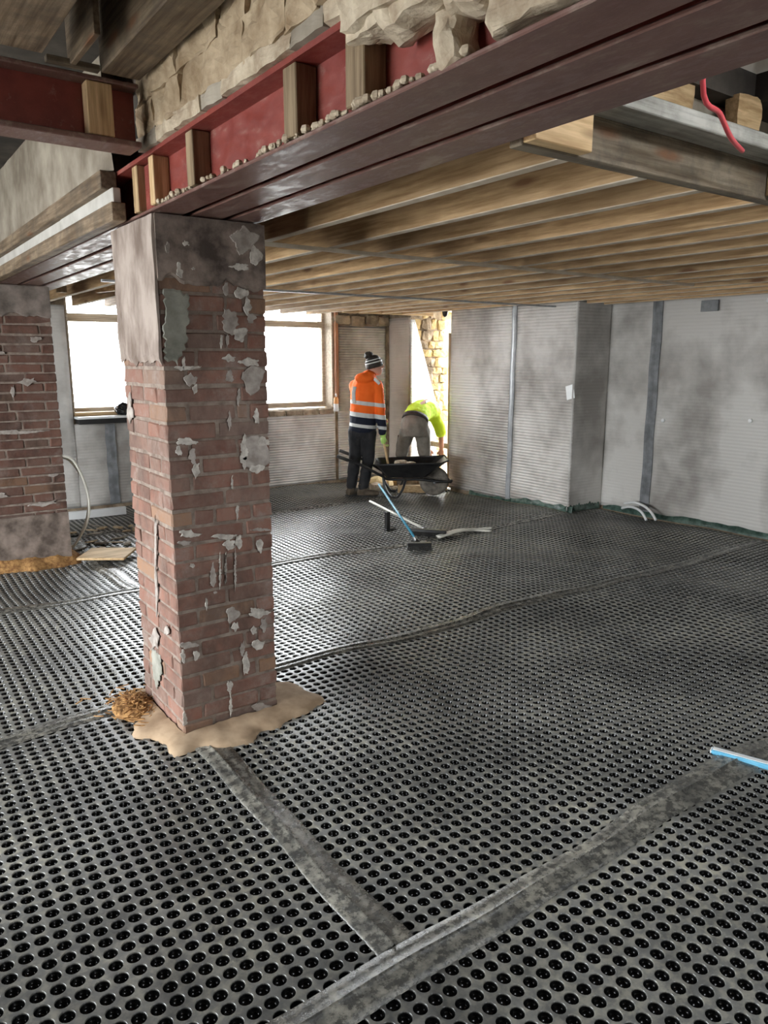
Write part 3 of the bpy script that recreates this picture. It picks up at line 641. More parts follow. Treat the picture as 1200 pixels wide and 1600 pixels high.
# short timbers above window 1 seen left of the column
tag(MB().bar((1.96, 7.2, 2.34), (2.35, 6.2, 2.36), .05, .12).build('loose_timber', M['pine'], bevel=.003), 'angled pale timber hung above the left window', 'timber')
tag(MB().box(1.62, 1.70, 7.2, 7.26, 2.27, 2.443).build('timber_block', M['pine_z'], bevel=.003), 'short upright timber block above left window beside the pier', 'timber')
# stairwell odds and ends above the trimmer
su = struct(MB().box(1.62, 7.0, 1.95, 2.1, 2.70, 4.2).build('wall_stair', M['plasterwall']), 'plastered wall seen up through the stairwell')
tag(link('offcut', rough_box(.26, .05, .20, 4, .012, 8, 400, .04), M['pine_x'], None, (2.32, 1.66, 2.555)), 'splintered tan timber offcut standing above the grey board', 'timber')
tag(link('offcut', rough_box(.14, .05, .16, 4, .012, 8, 401, .04), M['pine_x'], None, (2.74, 1.62, 2.53)), 'small tan timber offcut above grey board at right edge', 'timber')
tag(MB().box(1.66, 3.85, 1.645, 1.68, 2.702, 2.79).build('plaster_upstand', M['paint'], bevel=.002), 'beige plaster upstand above the stairwell offcuts', 'plaster')
struct(MB().box(1.55, 3.9, 1.69, 1.75, 2.70, 2.95).build('wall_stairwell', M['plasterwall']), 'short wall closing the stairwell head')
tag(MB().box(1.98, 2.45, 1.70, 1.72, 2.468, 2.598).build('plaster_board', M['plaster_pink'], bevel=.002), 'pale plaster panel behind the red pipe in the stairwell', 'panel')
tag(MB().box(2.47, 3.2, 1.70, 1.73, 2.468, 2.598).build('plaster_board', M['plasterwall'], bevel=.002), 'beige plaster panel right of the red pipe', 'panel')
tag(MB().tube(smooth_path([onY(1098, 128, 1.30)+Vector((-.06, -.06, .375)), onY(1098, 128, 1.30), onY(1125, 178, 1.34), onY(1142, 215, 1.38), onY(1160, 236, 1.43)]), .0075, 8).build('red_pipe', M['pinkpipe'], smooth=True), 'thin red plastic pipe hanging in the stairwell gap', 'pipe')

# ------------------------------------------------------------------ windows
def window(n, x0, x1, z0, z1, zt0, zt1, lab):
    r = empty('window_%d' % n, ((x0+x1)/2, Yw+.2, z0)); struct(r, lab); ox, oy = (x0+x1)/2, Yw+.2
    def bxp(nm, a, b, c, d, ya=.0, yb=.07, m_=M['batten'], bv=.004): return MB().box(a-ox, b-ox, ya, yb, c-z0, d-z0).build(nm, m_, r, bevel=bv)
    bxp('window_frame', x0, x0+.05, z0, z1); bxp('window_frame', x1-.05, x1, z0, z1); bxp('window_frame', x0+.05, x1-.05, z0, z0+.07); bxp('window_frame', x0+.05, x1-.05, z1-.05, z1)
    for a_, b_ in ((x0-.008, x0+.014), (x1-.014, x1+.008)): bxp('reveal_lining', a_, b_, z0, z1, -.198, -.002)
    bxp('transom', x0+.05, x1-.05, zt0, zt1, -.02, .08)
    bxp('pane', x0+.05, x1-.05, z0+.07, zt0, .03, .036, M['glass'], 0); bxp('pane', x0+.05, x1-.05, zt1, z1-.05, .03, .036, M['glass'], 0)
    return r
window(1, 2.07, 3.44, 1.07, 2.44, 2.11, 2.20, 'left window with timber frame and transom, blown out by daylight')
window(2, 3.76, 5.49, 1.04, 2.44, 2.11, 2.19, 'right window with timber frame beside the copper-coloured post')
tag(MB().box(2.07, 3.44, Yw-.02, Yw+.19, 1.062, 1.10).build('window_board', M['pine_x'], bevel=.003), 'timber window board at the bottom of the left window', 'sill')
s1 = empty('window_sill', (2.75, Yw-.06, 1.0)); tag(s1, 'white sill board with black edge under the left window', 'sill')
MB().box(-.69, .69, -.12, .035, .035, .06).build('sill_board', M['white'], s1, bevel=.003); MB().box(-.68, .69, -.13, .035, -.02, .035).build('black_edge', M['black'], s1, bevel=.003)
tag(link('bin_bag', rough_box(.17, .12, .13, 6, .025, 14, 410, .7), M['bag'], None, (2.60, Yw-.06, 1.125)), 'crumpled black bin bag on the left window sill', 'bag')
tag(MB().box(5.50, 5.545, Yw-.06, Yw-.005, 1.03, 2.36).build('timber_post', wood('copper_post', (.36, .15, .07), (.52, .25, .13), 'z', knots=False), bevel=.003), 'reddish brown upright post beside the right window', 'post')
fb = empty('foam_can', (5.47, Yw-.10, .986)); tag(fb, 'orange and white spray can standing below the right window', 'can')
MB().lathe([(.033, 0), (.035, .01), (.035, .10), (.033, .105)], 14).build('can_body', M['white'], fb, True)
MB().lathe([(.0345, .105), (.035, .11), (.035, .16), (.026, .185), (.012, .20)], 14).build('can_label', simple('orange_label', (.75, .33, .10), (.85, .42, .16), 6, .5, 0), fb, True)
MB().lathe([(.012, .20), (.012, .225), (.006, .245)], 10).build('nozzle', M['white'], fb, True)
# scaffold outside the right window
for i, (x, y, dx) in enumerate(((4.35, 11.0, 0), (4.75, 11.0, .35), (5.6, 11.3, 0), (6.0, 11.3, .02))):
    tag(MB().tube([(x, y, -.42), (x+dx, y, 4.2)], .03, 10).build('scaffold_pole', M['white'], smooth=True), '%s pale scaffold pole outside the right window, from the left' % ORD[i], 'pole', 'scaffold poles outside the window')

# ------------------------------------------------------------------ plastic sheets on the walls
def wallsheet(label, plane, at, u0, u1, z0, z1, m, wav=.008, seed=0, cut=None, out=-1, nu=24, nz=36, topj=.0, botj=0):
    """sagging plastic sheet with a thickness, hung on a wall"""
    vs = []; fs = []
    for i in range(nz+1):
        for j in range(nu+1):
            s, t = j/nu, i/nz; u = u0+(u1-u0)*s
            if cut: u = u0+(cut(t)-u0)*s
            zb = z0+botj*noise.noise((u*4, seed, 1)); zt = z1+topj*noise.noise((u*7, seed, 2)); z = zb+(zt-zb)*t
            d = .012+abs(wav)*(1+noise.noise((u*2.3+seed, z*.9, seed*.7)))+wav*.5*noise.noise((u*6+seed, z*2, 5))
            vs.append((at+out*d, u, z) if plane == 'X' else (u, at+out*d, z))
    n = len(vs); vs += [((at, v[1], v[2]) if plane == 'X' else (v[0], at, v[2])) for v in vs]; k = nu+1
    for i in range(nz):
        for j in range(nu):
            a = i*k+j; fs.append((a, a+1, a+k+1, a+k))
    ed = [(j, j+1) for j in range(nu)]+[(nz*k+j+1, nz*k+j) for j in range(nu)]+[((i+1)*k, i*k) for i in range(nz)]+[(i*k+nu, (i+1)*k+nu) for i in range(nz)]
    for a, b in ed: fs.append((a, b, n+b, n+a))
    return tag(MB().add(vs, fs).build('cavity_sheet', m, smooth=True), label, 'plastic sheet', 'plastic cavity sheets lining the walls')
wallsheet('ribbed grey plastic sheet on the breast wall, left of the narrow tape beside doorway', 'X', 6.44, 6.40, 7.515, .02, 2.325, M['sheet'], .012, 1, topj=.02)
wallsheet('ribbed grey plastic sheet on breast wall between narrow tape and outer corner', 'X', 6.44, 5.46, 6.40, .02, 2.335, M['sheet'], .008, 2, topj=.01)
wallsheet('plastic sheet on the narrow return beside the breast corner', 'Y', 5.48, 6.41, 6.985, .03, 2.335, M['sheet_soft'], .006, 3)
wallsheet('grey plastic sheet in the wall recess left of the wide dark tape', 'X', 7.0, 4.86, 5.46, .04, 2.33, M['sheet_soft'], .008, 4, topj=.02)
wallsheet('large grey plastic sheet at the right edge beyond the wide dark tape', 'X', 7.0, -1.5, 4.86, .04, 2.335, M['sheet_soft'], .008, 5, nu=60, topj=.015)
wallsheet('ribbed plastic sheet under the right window, ragged along its top', 'Y', Yw, 2.9, 5.50, .02, .975, M['sheet'], .012, 6, nu=50, topj=.05)
wallsheet('ribbed plastic sheet on the wall right of the reddish post', 'Y', Yw, 5.56, 6.36, .02, 2.14, M['sheet'], .01, 7, topj=.01)
wallsheet('tan plastic sheet wrapped over the stone pier beside the doorway', 'X', 6.44, 8.40, 8.86, .02, 2.25, M['sheet_tan'], .02, 8)
wallsheet('bright gridded plastic flap cut on a slant over doorway stones', 'Y', 8.36, 6.41, 6.86, .02, 2.22, M['sheet_grid'], .006, 9, cut=lambda t: 6.88-.02*t if t < .48 else 6.87-(t-.48)/.52*.40)
wallsheet('pale plastic sheet on the wall pier left of left window', 'Y', Yw, -.5, 2.05, .02, 2.27, M['sheet_soft'], .014, 10, nu=40)
wallsheet('plastic sheet under the left window, left of its grey tape', 'Y', Yw, 2.05, 2.42, .02, .97, M['sheet_soft'], .006, 11)
wallsheet('plastic sheet under the left window, right of its grey tape', 'Y', Yw, 2.42, 2.9, .02, .97, M['sheet_soft'], .006, 12)
def walltape(label, plane, at, u, w, z0, z1, m=None, lean=0):
    mb = MB(); n = 30; vs = []; fs = []
    for i in range(n+1):
        z = z0+(z1-z0)*i/n; du = lean*(i/n)+.004*math.sin(i*.7)
        for a, d in ((-.5, 0), (-.5, .012), (-.1, .016), (.3, .012), (.5, .014), (.5, 0)):
            vs.append((at-d, u+du+a*w, z) if plane == 'X' else (u+du+a*w, at-d, z))
    for i in range(n):
        for j in range(6): fs.append((i*6+j, i*6+(j+1) % 6, (i+1)*6+(j+1) % 6, (i+1)*6+j))
    fs += [(0, 1, 2, 3, 4, 5)[::-1], tuple(n*6+j for j in range(6))]
    tag(mb.add(vs, fs).build('joint_tape', m or M['walltape']), label, 'tape', 'grey tapes over the wall sheet joints')
walltape('narrow silvery joint tape on the breast wall near the doorway', 'X', 6.418, 6.40, .07, .03, 2.32, simple('silver_tape', (.26, .27, .28), (.40, .41, .42), 8, .35, .1), lean=-.02)
walltape('wide dark grey joint tape in the wall recess, reaching the floor', 'X', 6.978, 4.87, .115, .06, 2.32, lean=0)
walltape('grey joint tape on the wall under the left window', 'Y', Yw-.022, 2.44, .11, .03, .96)
tag(MB().box(6.95, 6.972, 4.20, 4.38, 2.15, 2.255).build('black_patch', M['walltape'], bevel=.003), 'small dark square patch near the top of the large right sheet', 'patch')
tag(patch('paper_note', [(5.44, 1.28), (5.55, 1.25), (5.58, 1.40), (5.47, 1.43)], 'X', 6.415, .004, M['white'], None, .05, .001), 'white paper tag stuck at the breast corner', 'paper')
for i, (y, z) in enumerate(((3.78, 1.12), (4.72, 1.06), (3.72, 2.22))):
    tag(MB().lathe([(.022, 0), (.02, -.008), (.012, -.014)], 12, 'x', (6.974, y, z)).build('fixing_plug', M['white'], smooth=True), ['white fixing plug low on the large right sheet', 'white fixing plug just right of the wide dark tape', 'white fixing plug high up at the right edge'][i], 'plug')
# dark film folded along the wall foot
def film(label, pts, seed):
    vs = []; fs = []; n = 60; P = [Vector(p) for p in pts]
    d = (P[1]-P[0]); L = d.length; d.normalize(); nr = Vector((d.y, -d.x))
    for i in range(n+1):
        c = P[0]+d*L*i/n
        for o_, z in ((.0, .0), (.012, .07+.035*noise.noise((i*.25, seed, 0))), (.03+.012*noise.noise((i*.3, seed, 4)), .065+.03*noise.noise((i*.25, seed, 0))), (.06+.03*noise.noise((i*.2, seed, 2)), .03), (.11+.04*noise.noise((i*.33, seed, 3)), .012)):
            p = c+nr*o_; vs.append((p.x, p.y, z+hz(p.x, p.y)+.004))
    for i in range(n):
        for j in range(4): fs.append((i*5+j, i*5+j+1, (i+1)*5+j+1, (i+1)*5+j))
    tag(MB().add(vs, fs).build('green_film', M['greenfilm'], smooth=True), label, 'film')
film('dark green film folded along the foot of the breast wall', ((6.41, 5.40), (6.41, 7.1)), 2)
film('dark green film folded along the foot of the recess wall', ((6.97, .5), (6.97, 5.42)), 7)
film('short dark film at the foot of the return beside the breast', ((6.95, 5.45), (6.40, 5.45)), 5)
for i in range(2):
    P = [onX(x, y, xx) for x, y, xx in (((1025, 813, 6.80), (1017, 800, 6.82), (1005, 790, 6.86), (990, 785, 6.91), (976, 787, 6.96)) if i == 0 else ((1010, 813, 6.74), (1003, 801, 6.77), (993, 794, 6.83), (982, 792, 6.89), (972, 794, 6.96)))]
    tag(MB().tube(smooth_path(P), .014, 10).build('white_conduit', M['white'], smooth=True), ['white plastic conduit curving from floor to the recess wall, right one', 'white plastic conduit curving from floor to recess wall, left one'][i], 'conduit', 'white conduits at the wall foot')

# doorway bits
tag(MB().bar((6.50, 7.575, .0), (6.47, 7.555, 2.02), .05, .085, (0, 1, 0)).build('timber_post', M['oldwood_z'], bevel=.003), 'brown upright post standing in the doorway edge', 'post')
cm = empty('security_camera', (6.40, 7.62, 2.25)); tag(cm, 'small white security camera with black lens over the doorway', 'camera')
MB().box(-.03, .04, -.03, .03, .05, .165).build('bracket', M['white'], cm, bevel=.004); MB().lathe([(.02, .055), (.036, .05), (.038, .02), (.03, -.01), (.012, -.03)], 14).build('lens_dome', M['black'], cm, True)
tag(MB().bar((6.74, 7.50, .50), (6.80, 8.42, .50), .04, .07).build('timber_rail', M['oldwood_x'], bevel=.003), 'dark timber rail spanning the doorway low down behind the bending worker', 'timber')

# ------------------------------------------------------------------ loose things on the floor
def bx(name, c, sx, sy, sz, rz, m_, lab, cat, grp=None, bev=.003):
    return tag(MB().box(-sx/2, sx/2, -sy/2, sy/2, 0, sz).build(name, m_, None, bevel=bev, loc=(c[0], c[1], c[2] if len(c) > 2 else hz(c[0], c[1])+.004), rz=rz), lab, cat, grp)
bx('white_board', (2.02, 8.28), .72, .05, .085, -.05, M['white'], 'long white board lying at the foot of the left window wall', 'board')
bx('plywood_offcut', (1.69, 6.50, .03), .40, .36, .02, -.6, M['pine_x'], 'pale plywood offcut lying beside the left pier', 'board')
rn = random.Random(31)
for i in range(32):
    x, y = rn.uniform(1.5, 2.35), rn.uniform(6.7, 7.8)
    P = blob(0, 0, rn.uniform(.07, .22), rn.uniform(.03, .06), 500+i, 9)
    o = patch('debris_chip', P, 'Z', 0, rn.uniform(.006, .016), M['chip'] if rn.random() < .6 else M['plasterwall'], None, .03, .004, i)
    o.location = (x, y, hz(x, y)+.006); o.rotation_euler = (rn.uniform(-.08, .08), rn.uniform(-.08, .08), rn.uniform(0, 3))
    tag(o, 'broken chip of timber or plaster strewn between the left pier and window', 'debris', 'broken chips beside the left pier')
for i in range(2):
    P = [(1.42, 6.62+.1*i, .90-.02*i), (1.50, 6.62+.1*i, .86-.02*i), (1.58+.015*i, 6.66+.1*i, .68), (1.62+.02*i, 6.70+.1*i, .48), (1.60+.02*i, 6.75+.1*i, .28), (1.50+.04*i, 6.86+.1*i, .06), (1.48+.04*i, 6.95+.1*i, .02)]
    tag(MB().tube(smooth_path(P), .011, 8).build('cable_loop', M['hose'], smooth=True), ['pale cable looping from the left pier to floor, front one', 'pale cable looping from the left pier to floor, rear one'][i], 'cable', 'pale cables looping from the pier')
# blue straightedge at the right edge
a, b_ = onZ(1112, 1180), onZ(1206, 1206); d = (b_-a).normalized(); e = a+d*1.3
se = empty('straightedge', (a.x, a.y, .012), math.atan2(d.y, d.x)); tag(se, 'light blue straightedge lying across the foreground tape at right', 'tool')
MB().box(0, 1.3, -.022, .022, 0, .022).build('bar', M['paleblue'], se, bevel=.004); MB().box(.003, 1.29, -.012, .012, .0222, .0245).build('white_stripe', M['white'], se); MB().box(-.006, 0, -.02, .02, .002, .02).build('end_cap', M['white'], se, bevel=.002)
# two brooms on a short black prop
def broom(label, head, tip, mh, hw, ang, mhead):
    head, tip = Vector(head), Vector(tip); r = empty('broom', (head.x, head.y, head.z)); tag(r, label, 'broom', 'brooms left on the membrane')
    d = (tip-head); L = d.length; MB().tube([d*.02+Vector((0, 0, .05)), d]  , .012, 10).build('handle', mh, r, True)
    MB().tube([d*.02+Vector((0, 0, .045)), d*.09+Vector((0, 0, .04))], .022, 10).build('socket', M['black'], r, True)
    t = Vector((math.cos(ang), math.sin(ang), 0)); MB().bar(-t*hw/2+Vector((0, 0, .055)), t*hw/2+Vector((0, 0, .055)), .055, .03).build('brush_block', mhead, r, bevel=.004)
    br = MB(); s = Vector((-t.y, t.x, 0))
    for i in range(int(hw/.012)):
        for j in range(4):
            p = t*(-hw/2+.006+i*.012)+s*(-.02+j*.013); q = p*1.05; br.bar(Vector((p.x, p.y, .045)), Vector((q.x, q.y, .0)), .006, .006, (0, 1, 0))
    tag(br.build('bristles', M['rubber'], r), kind='stuff')
broom('long blue handled broom leaning from the floor towards the wheelbarrow', (4.09, 5.18, hz(4.09, 5.18)+.004), onY(592, 757, 6.75), M['blue'], .22, 2.6, M['black'])
broom('grey handled broom with wide black head lying over the seam', (4.50, 5.56, hz(4.5, 5.56)+.004), onY(578, 783, 6.6), M['hose'], .36, -.9, M['black'])
pr = empty('floor_prop', (4.35, 6.04, hz(4.35, 6.04)+.004)); tag(pr, 'short black upright prop with a foot plate under the grey broom handle', 'prop')
MB().box(-.022, .022, -.022, .022, .01, .19).build('post', M['black'], pr, bevel=.003); MB().box(-.03, .09, -.03, .03, 0, .012).build('foot_plate', M['black'], pr, bevel=.002)
for i, P in enumerate(([(4.52, 5.44), (4.78, 5.45), (5.05, 5.46), (5.20, 5.40)], [(4.50, 5.40), (4.75, 5.40), (4.98, 5.42), (5.1, 5.30)])):
    pts = smooth_path([(x, y, hz(x, y)+.022+(.02 if k == 1 else 0)) for k, (x, y) in enumerate(P)])
    tag(MB().tube(pts, [(.028, .009)]*len(pts), 8).build('pale_hose', M['hose'], smooth=True), ['pale flattened hose end beside the broom heads, rear one', 'pale flattened hose end beside the broom heads, front one'][i], 'hose', 'pale hose ends on the seam')
# rubble and blocks behind the barrow
bx('timber_block', (5.80, 7.50), .38, .10, .09, -.62, M['pine_x'], 'pale cut timber block on the floor behind the barrow', 'timber')
for i, (x, y, s) in enumerate(((5.62, 8.0, .16), (5.78, 8.1, .20), (5.50, 8.22, .14), (6.02, 8.25, .17), (6.2, 8.15, .22), (5.85, 8.35, .18), (5.7, 7.78, .10), (6.32, 7.60, .13), (6.42, 7.98, .2), (6.5, 8.15, .2))):
    tag(link('rubble_stone', rough_box(s*1.3, s, s*.6, 3, .02, 9, 600+i, .4), M['stone_yellow'] if i % 2 else M['lumps'], None, (x, y, s*.27+hz(x, y)), i*.7), 'pale rubble stone on the floor behind the barrow', 'stone', 'rubble stones by the doorway')

# ------------------------------------------------------------------ wheelbarrow (x to the right of the picture, y away)
wb = empty('wheelbarrow', (5.895, 7.18, .0), -YAW); tag(wb, 'black builder wheelbarrow with muddy wheel standing before the doorway', 'wheelbarrow')
g0 = hz(5.895, 7.18)+.004
def W3(x, y, z): return Vector((x, y, z+g0))
rim = [(-.74, -.27, .50), (-.74, .27, .50), (.10, .33, .52), (.16, .20, .535), (.16, -.20, .535), (.10, -.33, .52), (-.3, -.33, .50)]
rim = [(-.74, -.24), (-.70, -.30), (.06, -.34), (.15, -.26), (.15, .26), (.06, .34), (-.70, .30), (-.74, .24)]
bot = [(-.60, -.17), (-.57, -.20), (-.16, -.20), (-.12, -.16), (-.12, .16), (-.16, .20), (-.57, .20), (-.60, .17)]
zr = [.43, .43, .455, .475, .475, .455, .43, .43]
vo = [W3(x, y, z) for (x, y), z in zip(rim, zr)]+[W3(x, y, .255) for x, y in bot]
vi = [W3(x*.985-.004, y*.975, z) for (x, y), z in zip(rim, zr)]+[W3(x*.985-.004, y*.96, .262) for x, y in bot]
fs = []
for k in range(8):
    a, b2_ = k, (k+1) % 8
    fs += [(a, b2_, 8+b2_, 8+a), (16+b2_, 16+a, 24+a, 24+b2_), (a, 16+a, 16+b2_, b2_)]
fs += [tuple(range(8, 16)), tuple(range(24, 32))[::-1]]
tr = MB().add(vo+vi, fs).build('tray', M['black'], wb)
lip = [W3(x, y, z) for (x, y), z in zip(rim, zr)]; MB().tube(lip+[lip[0]], .011, 8, caps=False).build('rolled_rim', M['black'], tr, True)
for s in (-1, 1):
    path = smooth_path([W3(-1.16, s*.28, .52), W3(-.9, s*.27, .42), W3(-.66, s*.22, .285), W3(-.56, s*.18, .235), W3(-.2, s*.13, .225), W3(.0, s*.11, .20), W3(.20, s*.10, .19)])
    MB().tube(path, .017, 10).build('frame_tube', M['black'], wb, True)
    MB().tube([W3(-1.20, s*.282, .535), W3(-1.06, s*.277, .482)], .021, 10).build('handle_grip', M['rubber'], wb, True)
    MB().tube(smooth_path([W3(-.64, s*.21, .27), W3(-.62, s*.24, .14), W3(-.55, s*.25, .03), W3(-.50, s*.25, .016), W3(-.46, s*.25, .03), W3(-.40, s*.23, .12), W3(-.36, s*.19, .235)]), .015, 8).build('leg', M['black'], wb, True)
    MB().bar(W3(-.13, s*.15, .27), W3(.0, s*.07, .21), .03, .008).build('stay', M['black'], wb)
MB().tube([W3(.20, -.10, .19), W3(.22, 0, .19), W3(.20, .10, .19)], .017, 8).build('front_loop', M['black'], wb, True)
wh = empty('wheel', W3(0, 0, .185), 0, wb)
MB().lathe([(.105, -.035), (.15, -.043), (.178, -.030), (.185, 0), (.178, .030), (.15, .043), (.105, .035)], 28, 'y').build('tyre', M['tyre'], wh, True)
MB().lathe([(.02, -.03), (.10, -.022), (.106, -.034), (.107, .034), (.10, .022), (.02, .03)], 24, 'y').build('rim', M['rubber'], wh, True)
MB().lathe([(.018, -.12), (.018, .12)], 10, 'y').build('axle', M['steelgrey'], wh, True)
wbm = Matrix.Translation((5.895, 7.18, 0)) @ Matrix.Rotation(-YAW, 4, 'Z')
for i, (x, y, s) in enumerate(((-.52, -.05, .10), (-.40, .08, .12), (-.36, -.10, .11), (-.25, .02, .12), (-.48, .12, .09), (-.18, -.1, .10))):
    p = wbm @ W3(x, y, .262+s*.36)
    tag(link('rubble_lump', rough_box(s*1.5, s*1.4, s*.9, 3, .015, 10, 640+i, .45), M['lumps'], None, p), 'pale rubble lump lying in the barrow tray', 'rubble', 'rubble lumps in the barrow')
for i, (x, y, z, s) in enumerate(((-.42, -.02, .40, .13), (-.30, -.06, .39, .10))):
    p = wbm @ W3(x, y, z)
    tag(link('rubble_lump', rough_box(s, s, s*.8, 3, .015, 10, 660+i, .45), M['lumps'], None, p), 'pale rubble lump heaped on top in the barrow tray', 'rubble', 'rubble lumps in the barrow')

# ------------------------------------------------------------------ workers
def remesh(name, mb, m_, parent, vox=.011, sm=6, wr=0):
    me = mb.mesh(name); o = bpy.data.objects.new('tmp', me); C.objects.link(o)
    md = o.modifiers.new('r', 'REMESH'); md.mode = 'VOXEL'; md.voxel_size = vox; md.use_smooth_shade = True
    s = o.modifiers.new('s', 'SMOOTH'); s.factor = .5; s.iterations = sm
    if wr:
        tx = bpy.data.textures.new('wrinkle', 'CLOUDS'); tx.noise_scale = .09; dp = o.modifiers.new('d', 'DISPLACE'); dp.texture = tx; dp.strength = wr; dp.mid_level = .5
    dg = bpy.context.evaluated_depsgraph_get(); dg.update(); out = bpy.data.meshes.new_from_object(o.evaluated_get(dg)); bpy.data.objects.remove(o)
    out.materials.clear()
    for p in out.polygons: p.use_smooth = True
    return link(name, out, m_, parent)
def limb(mb, pts, rs, n=12): mb.tube(pts, rs, n); [mb.ball(p, (r if not isinstance(r, tuple) else min(r)), 12, 8) for p, r in zip(pts, rs)]
def hand(mb, wrist, d, side, grip=None):
    """palm with four bent fingers and a thumb; d: pointing direction, side: thumb side"""
    wrist, d, side = Vector(wrist), Vector(d).normalized(), Vector(side).normalized(); nrm = d.cross(side).normalized()
    mb.tube([wrist-d*.02, wrist+d*.03, wrist+d*.085], [(.024, .02), (.038, .017), (.04, .015)], 10, up=nrm)
    for k, (o_, L) in enumerate(((.03, .068), (.01, .078), (-.01, .072), (-.03, .056))):
        b0 = wrist+d*.08+side*o_; b1 = b0+d*L*.5+nrm*.012; b2 = b1+d*L*.22+nrm*.03; b3 = b2-d*L*.1+nrm*.022
        mb.tube([b0, b1, b2, b3], [.0098, .0092, .0085, .0075], 8)
    t0 = wrist+d*.03+side*.034; mb.tube([t0, t0+side*.022+d*.025+nrm*.012, t0+side*.018+d*.055+nrm*.028], [.012, .011, .009], 8)
def banded(name, bands, coord='Object'):
    """cloth with colour bands by height in the garment"""
    m, nt, b = newmat(name); sep = nd(nt, 'SeparateXYZ'); nt.links.new(nd(nt, 'TexCoord').outputs['Object'], sep.inputs[0])
    # slight sag of the bands
    hgt = mth(nt, 'ADD', sep.outputs[2], mth(nt, 'MULTIPLY', sep.outputs[0], .12))
    r = ramp(nt, mth(nt, 'MULTIPLY', hgt, .5), [(z*.5, c) for z, c in bands], 'CONSTANT')
    n = noi(nt, pos(nt), 8, 4); nt.links.new(mix(nt, mth(nt, 'MULTIPLY', n, .25), r, (.3, .12, .04), 'MULTIPLY') if False else r, b.inputs['Base Color']); rgh(b, .8, 0, .3); bump(nt, b, n, .3, .02); return m
ORG, NAV, REF = (.95, .15, .015), (.010, .013, .026), (.60, .60, .58)
# standing worker: local x right in picture, y away, facing right and away
p1 = empty('person', (5.12, 7.68, hz(5.12, 7.68)+.003), -YAW); tag(p1, 'standing worker in orange and navy hi-vis jacket with striped bobble hat, seen from behind', 'person')
B = MB()
hipL, hipR, kneL, kneR, ankL, ankR = (-.05, .02, .86), (.10, .0, .86), (-.07, .03, .47), (.10, .0, .47), (-.12, .04, .09), (.03, -.02, .09)
limb(B, [hipL, kneL, ankL], [.075, .05, .04]); limb(B, [hipR, kneR, ankR], [.075, .05, .04])
B.tube([(.025, .01, .84), (.03, .01, .98), (.05, .02, 1.15), (.075, .03, 1.32), (.09, .035, 1.42), (.11, .04, 1.47)], [(.14, .10), (.13, .09), (.15, .10), (.165, .10), (.13, .085), (.06, .06)], 16, up=(0, 1, 0))
limb(B, [(.11, .04, 1.44), (.145, .045, 1.55)], [.056, .052])
B.ball((.185, .05, 1.605), (.092, .078, .118), 16, 12); B.ball((.215, .045, 1.545), (.06, .055, .055), 12, 8)          # skull and jaw
B.ball((.278, .04, 1.60), (.018, .013, .022), 8, 6); B.ball((.262, .04, 1.55), (.016, .026, .012), 8, 6); B.ball((.165, -.03, 1.60), (.02, .012, .032), 8, 6)   # nose, mouth, ear
for s in (-1, 1): B.ball((.262, .04+s*.032, 1.62), (.010, .012, .009), 8, 6)
limb(B, [(.225, .0, 1.37), (.245, -.03, 1.06), (.275, .03, .78)], [.05, .04, .03]); hand(B, (.28, .04, .75), (.12, .15, -1), (.3, 1, .1))
limb(B, [(-.08, .10, 1.37), (-.02, .28, 1.08), (.20, .34, .95)], [.05, .04, .03]); hand(B, (.21, .34, .94), (1, .1, -.3), (0, -.2, 1))
remesh('body', B, M['skin'], p1, .008, 2)
J = MB()
J.tube([(.03, .01, .84), (.03, .01, .98), (.05, .02, 1.15), (.075, .03, 1.32), (.09, .035, 1.42), (.11, .045, 1.50)], [(.165, .135), (.16, .125), (.175, .13), (.185, .13), (.155, .115), (.085, .085)], 18, up=(0, 1, 0))
limb(J, [(.205, .0, 1.36), (.245, -.03, 1.06), (.275, .03, .80)], [.08, .066, .05]); limb(J, [(-.06, .10, 1.36), (-.02, .28, 1.08), (.17, .335, .96)], [.08, .066, .05])
J.ball((.06, -.05, 1.46), (.13, .085, .065), 14, 8); J.ball((.10, .0, 1.50), (.095, .085, .05), 14, 8)      # folded hood
J.tube([(.03, .01, .845), (.03, .01, .80)], [(.168, .138), (.15, .125)], 18, up=(0, 1, 0))
jk = remesh('jacket', J, banded('hi_vis_jacket', [(0, NAV), (.86, REF), (.905, NAV), (.985, REF), (1.04, ORG), (1.135, REF), (1.185, ORG), (1.47, ORG)]), p1, .010, 4, .022)
# diagonal braces of reflective tape over the back and shoulder
def strap(pts, w, th=.004):
    mb = MB(); pts = smooth_path(pts, 5); mb.tube(pts, [(w/2, th)]*len(pts), 8, up=(0, 1, 0)); return mb
strap([(-.07, -.105, 1.16), (-.075, -.115, 1.28), (-.06, -.115, 1.36)], .045).build('reflective_strap', M['reflect'], jk, True)
strap([(.17, -.07, 1.455), (.205, -.075, 1.425), (.24, -.078, 1.39)], .04).build('reflective_strap', M['reflect'], jk, True)
T = MB()
T.tube([(.025, .01, .92), (.025, .01, .82), (.025, .01, .74)], [(.145, .115), (.165, .125), (.15, .11)], 16, up=(0, 1, 0))
limb(T, [(-.055, .02, .80), kneL, (-.12, .04, .12)], [.098, .076, .064]); limb(T, [(.10, .0, .80), kneR, (.03, -.02, .12)], [.098, .076, .064])
remesh('trousers', T, M['trouser'], p1, .010, 4, .022)
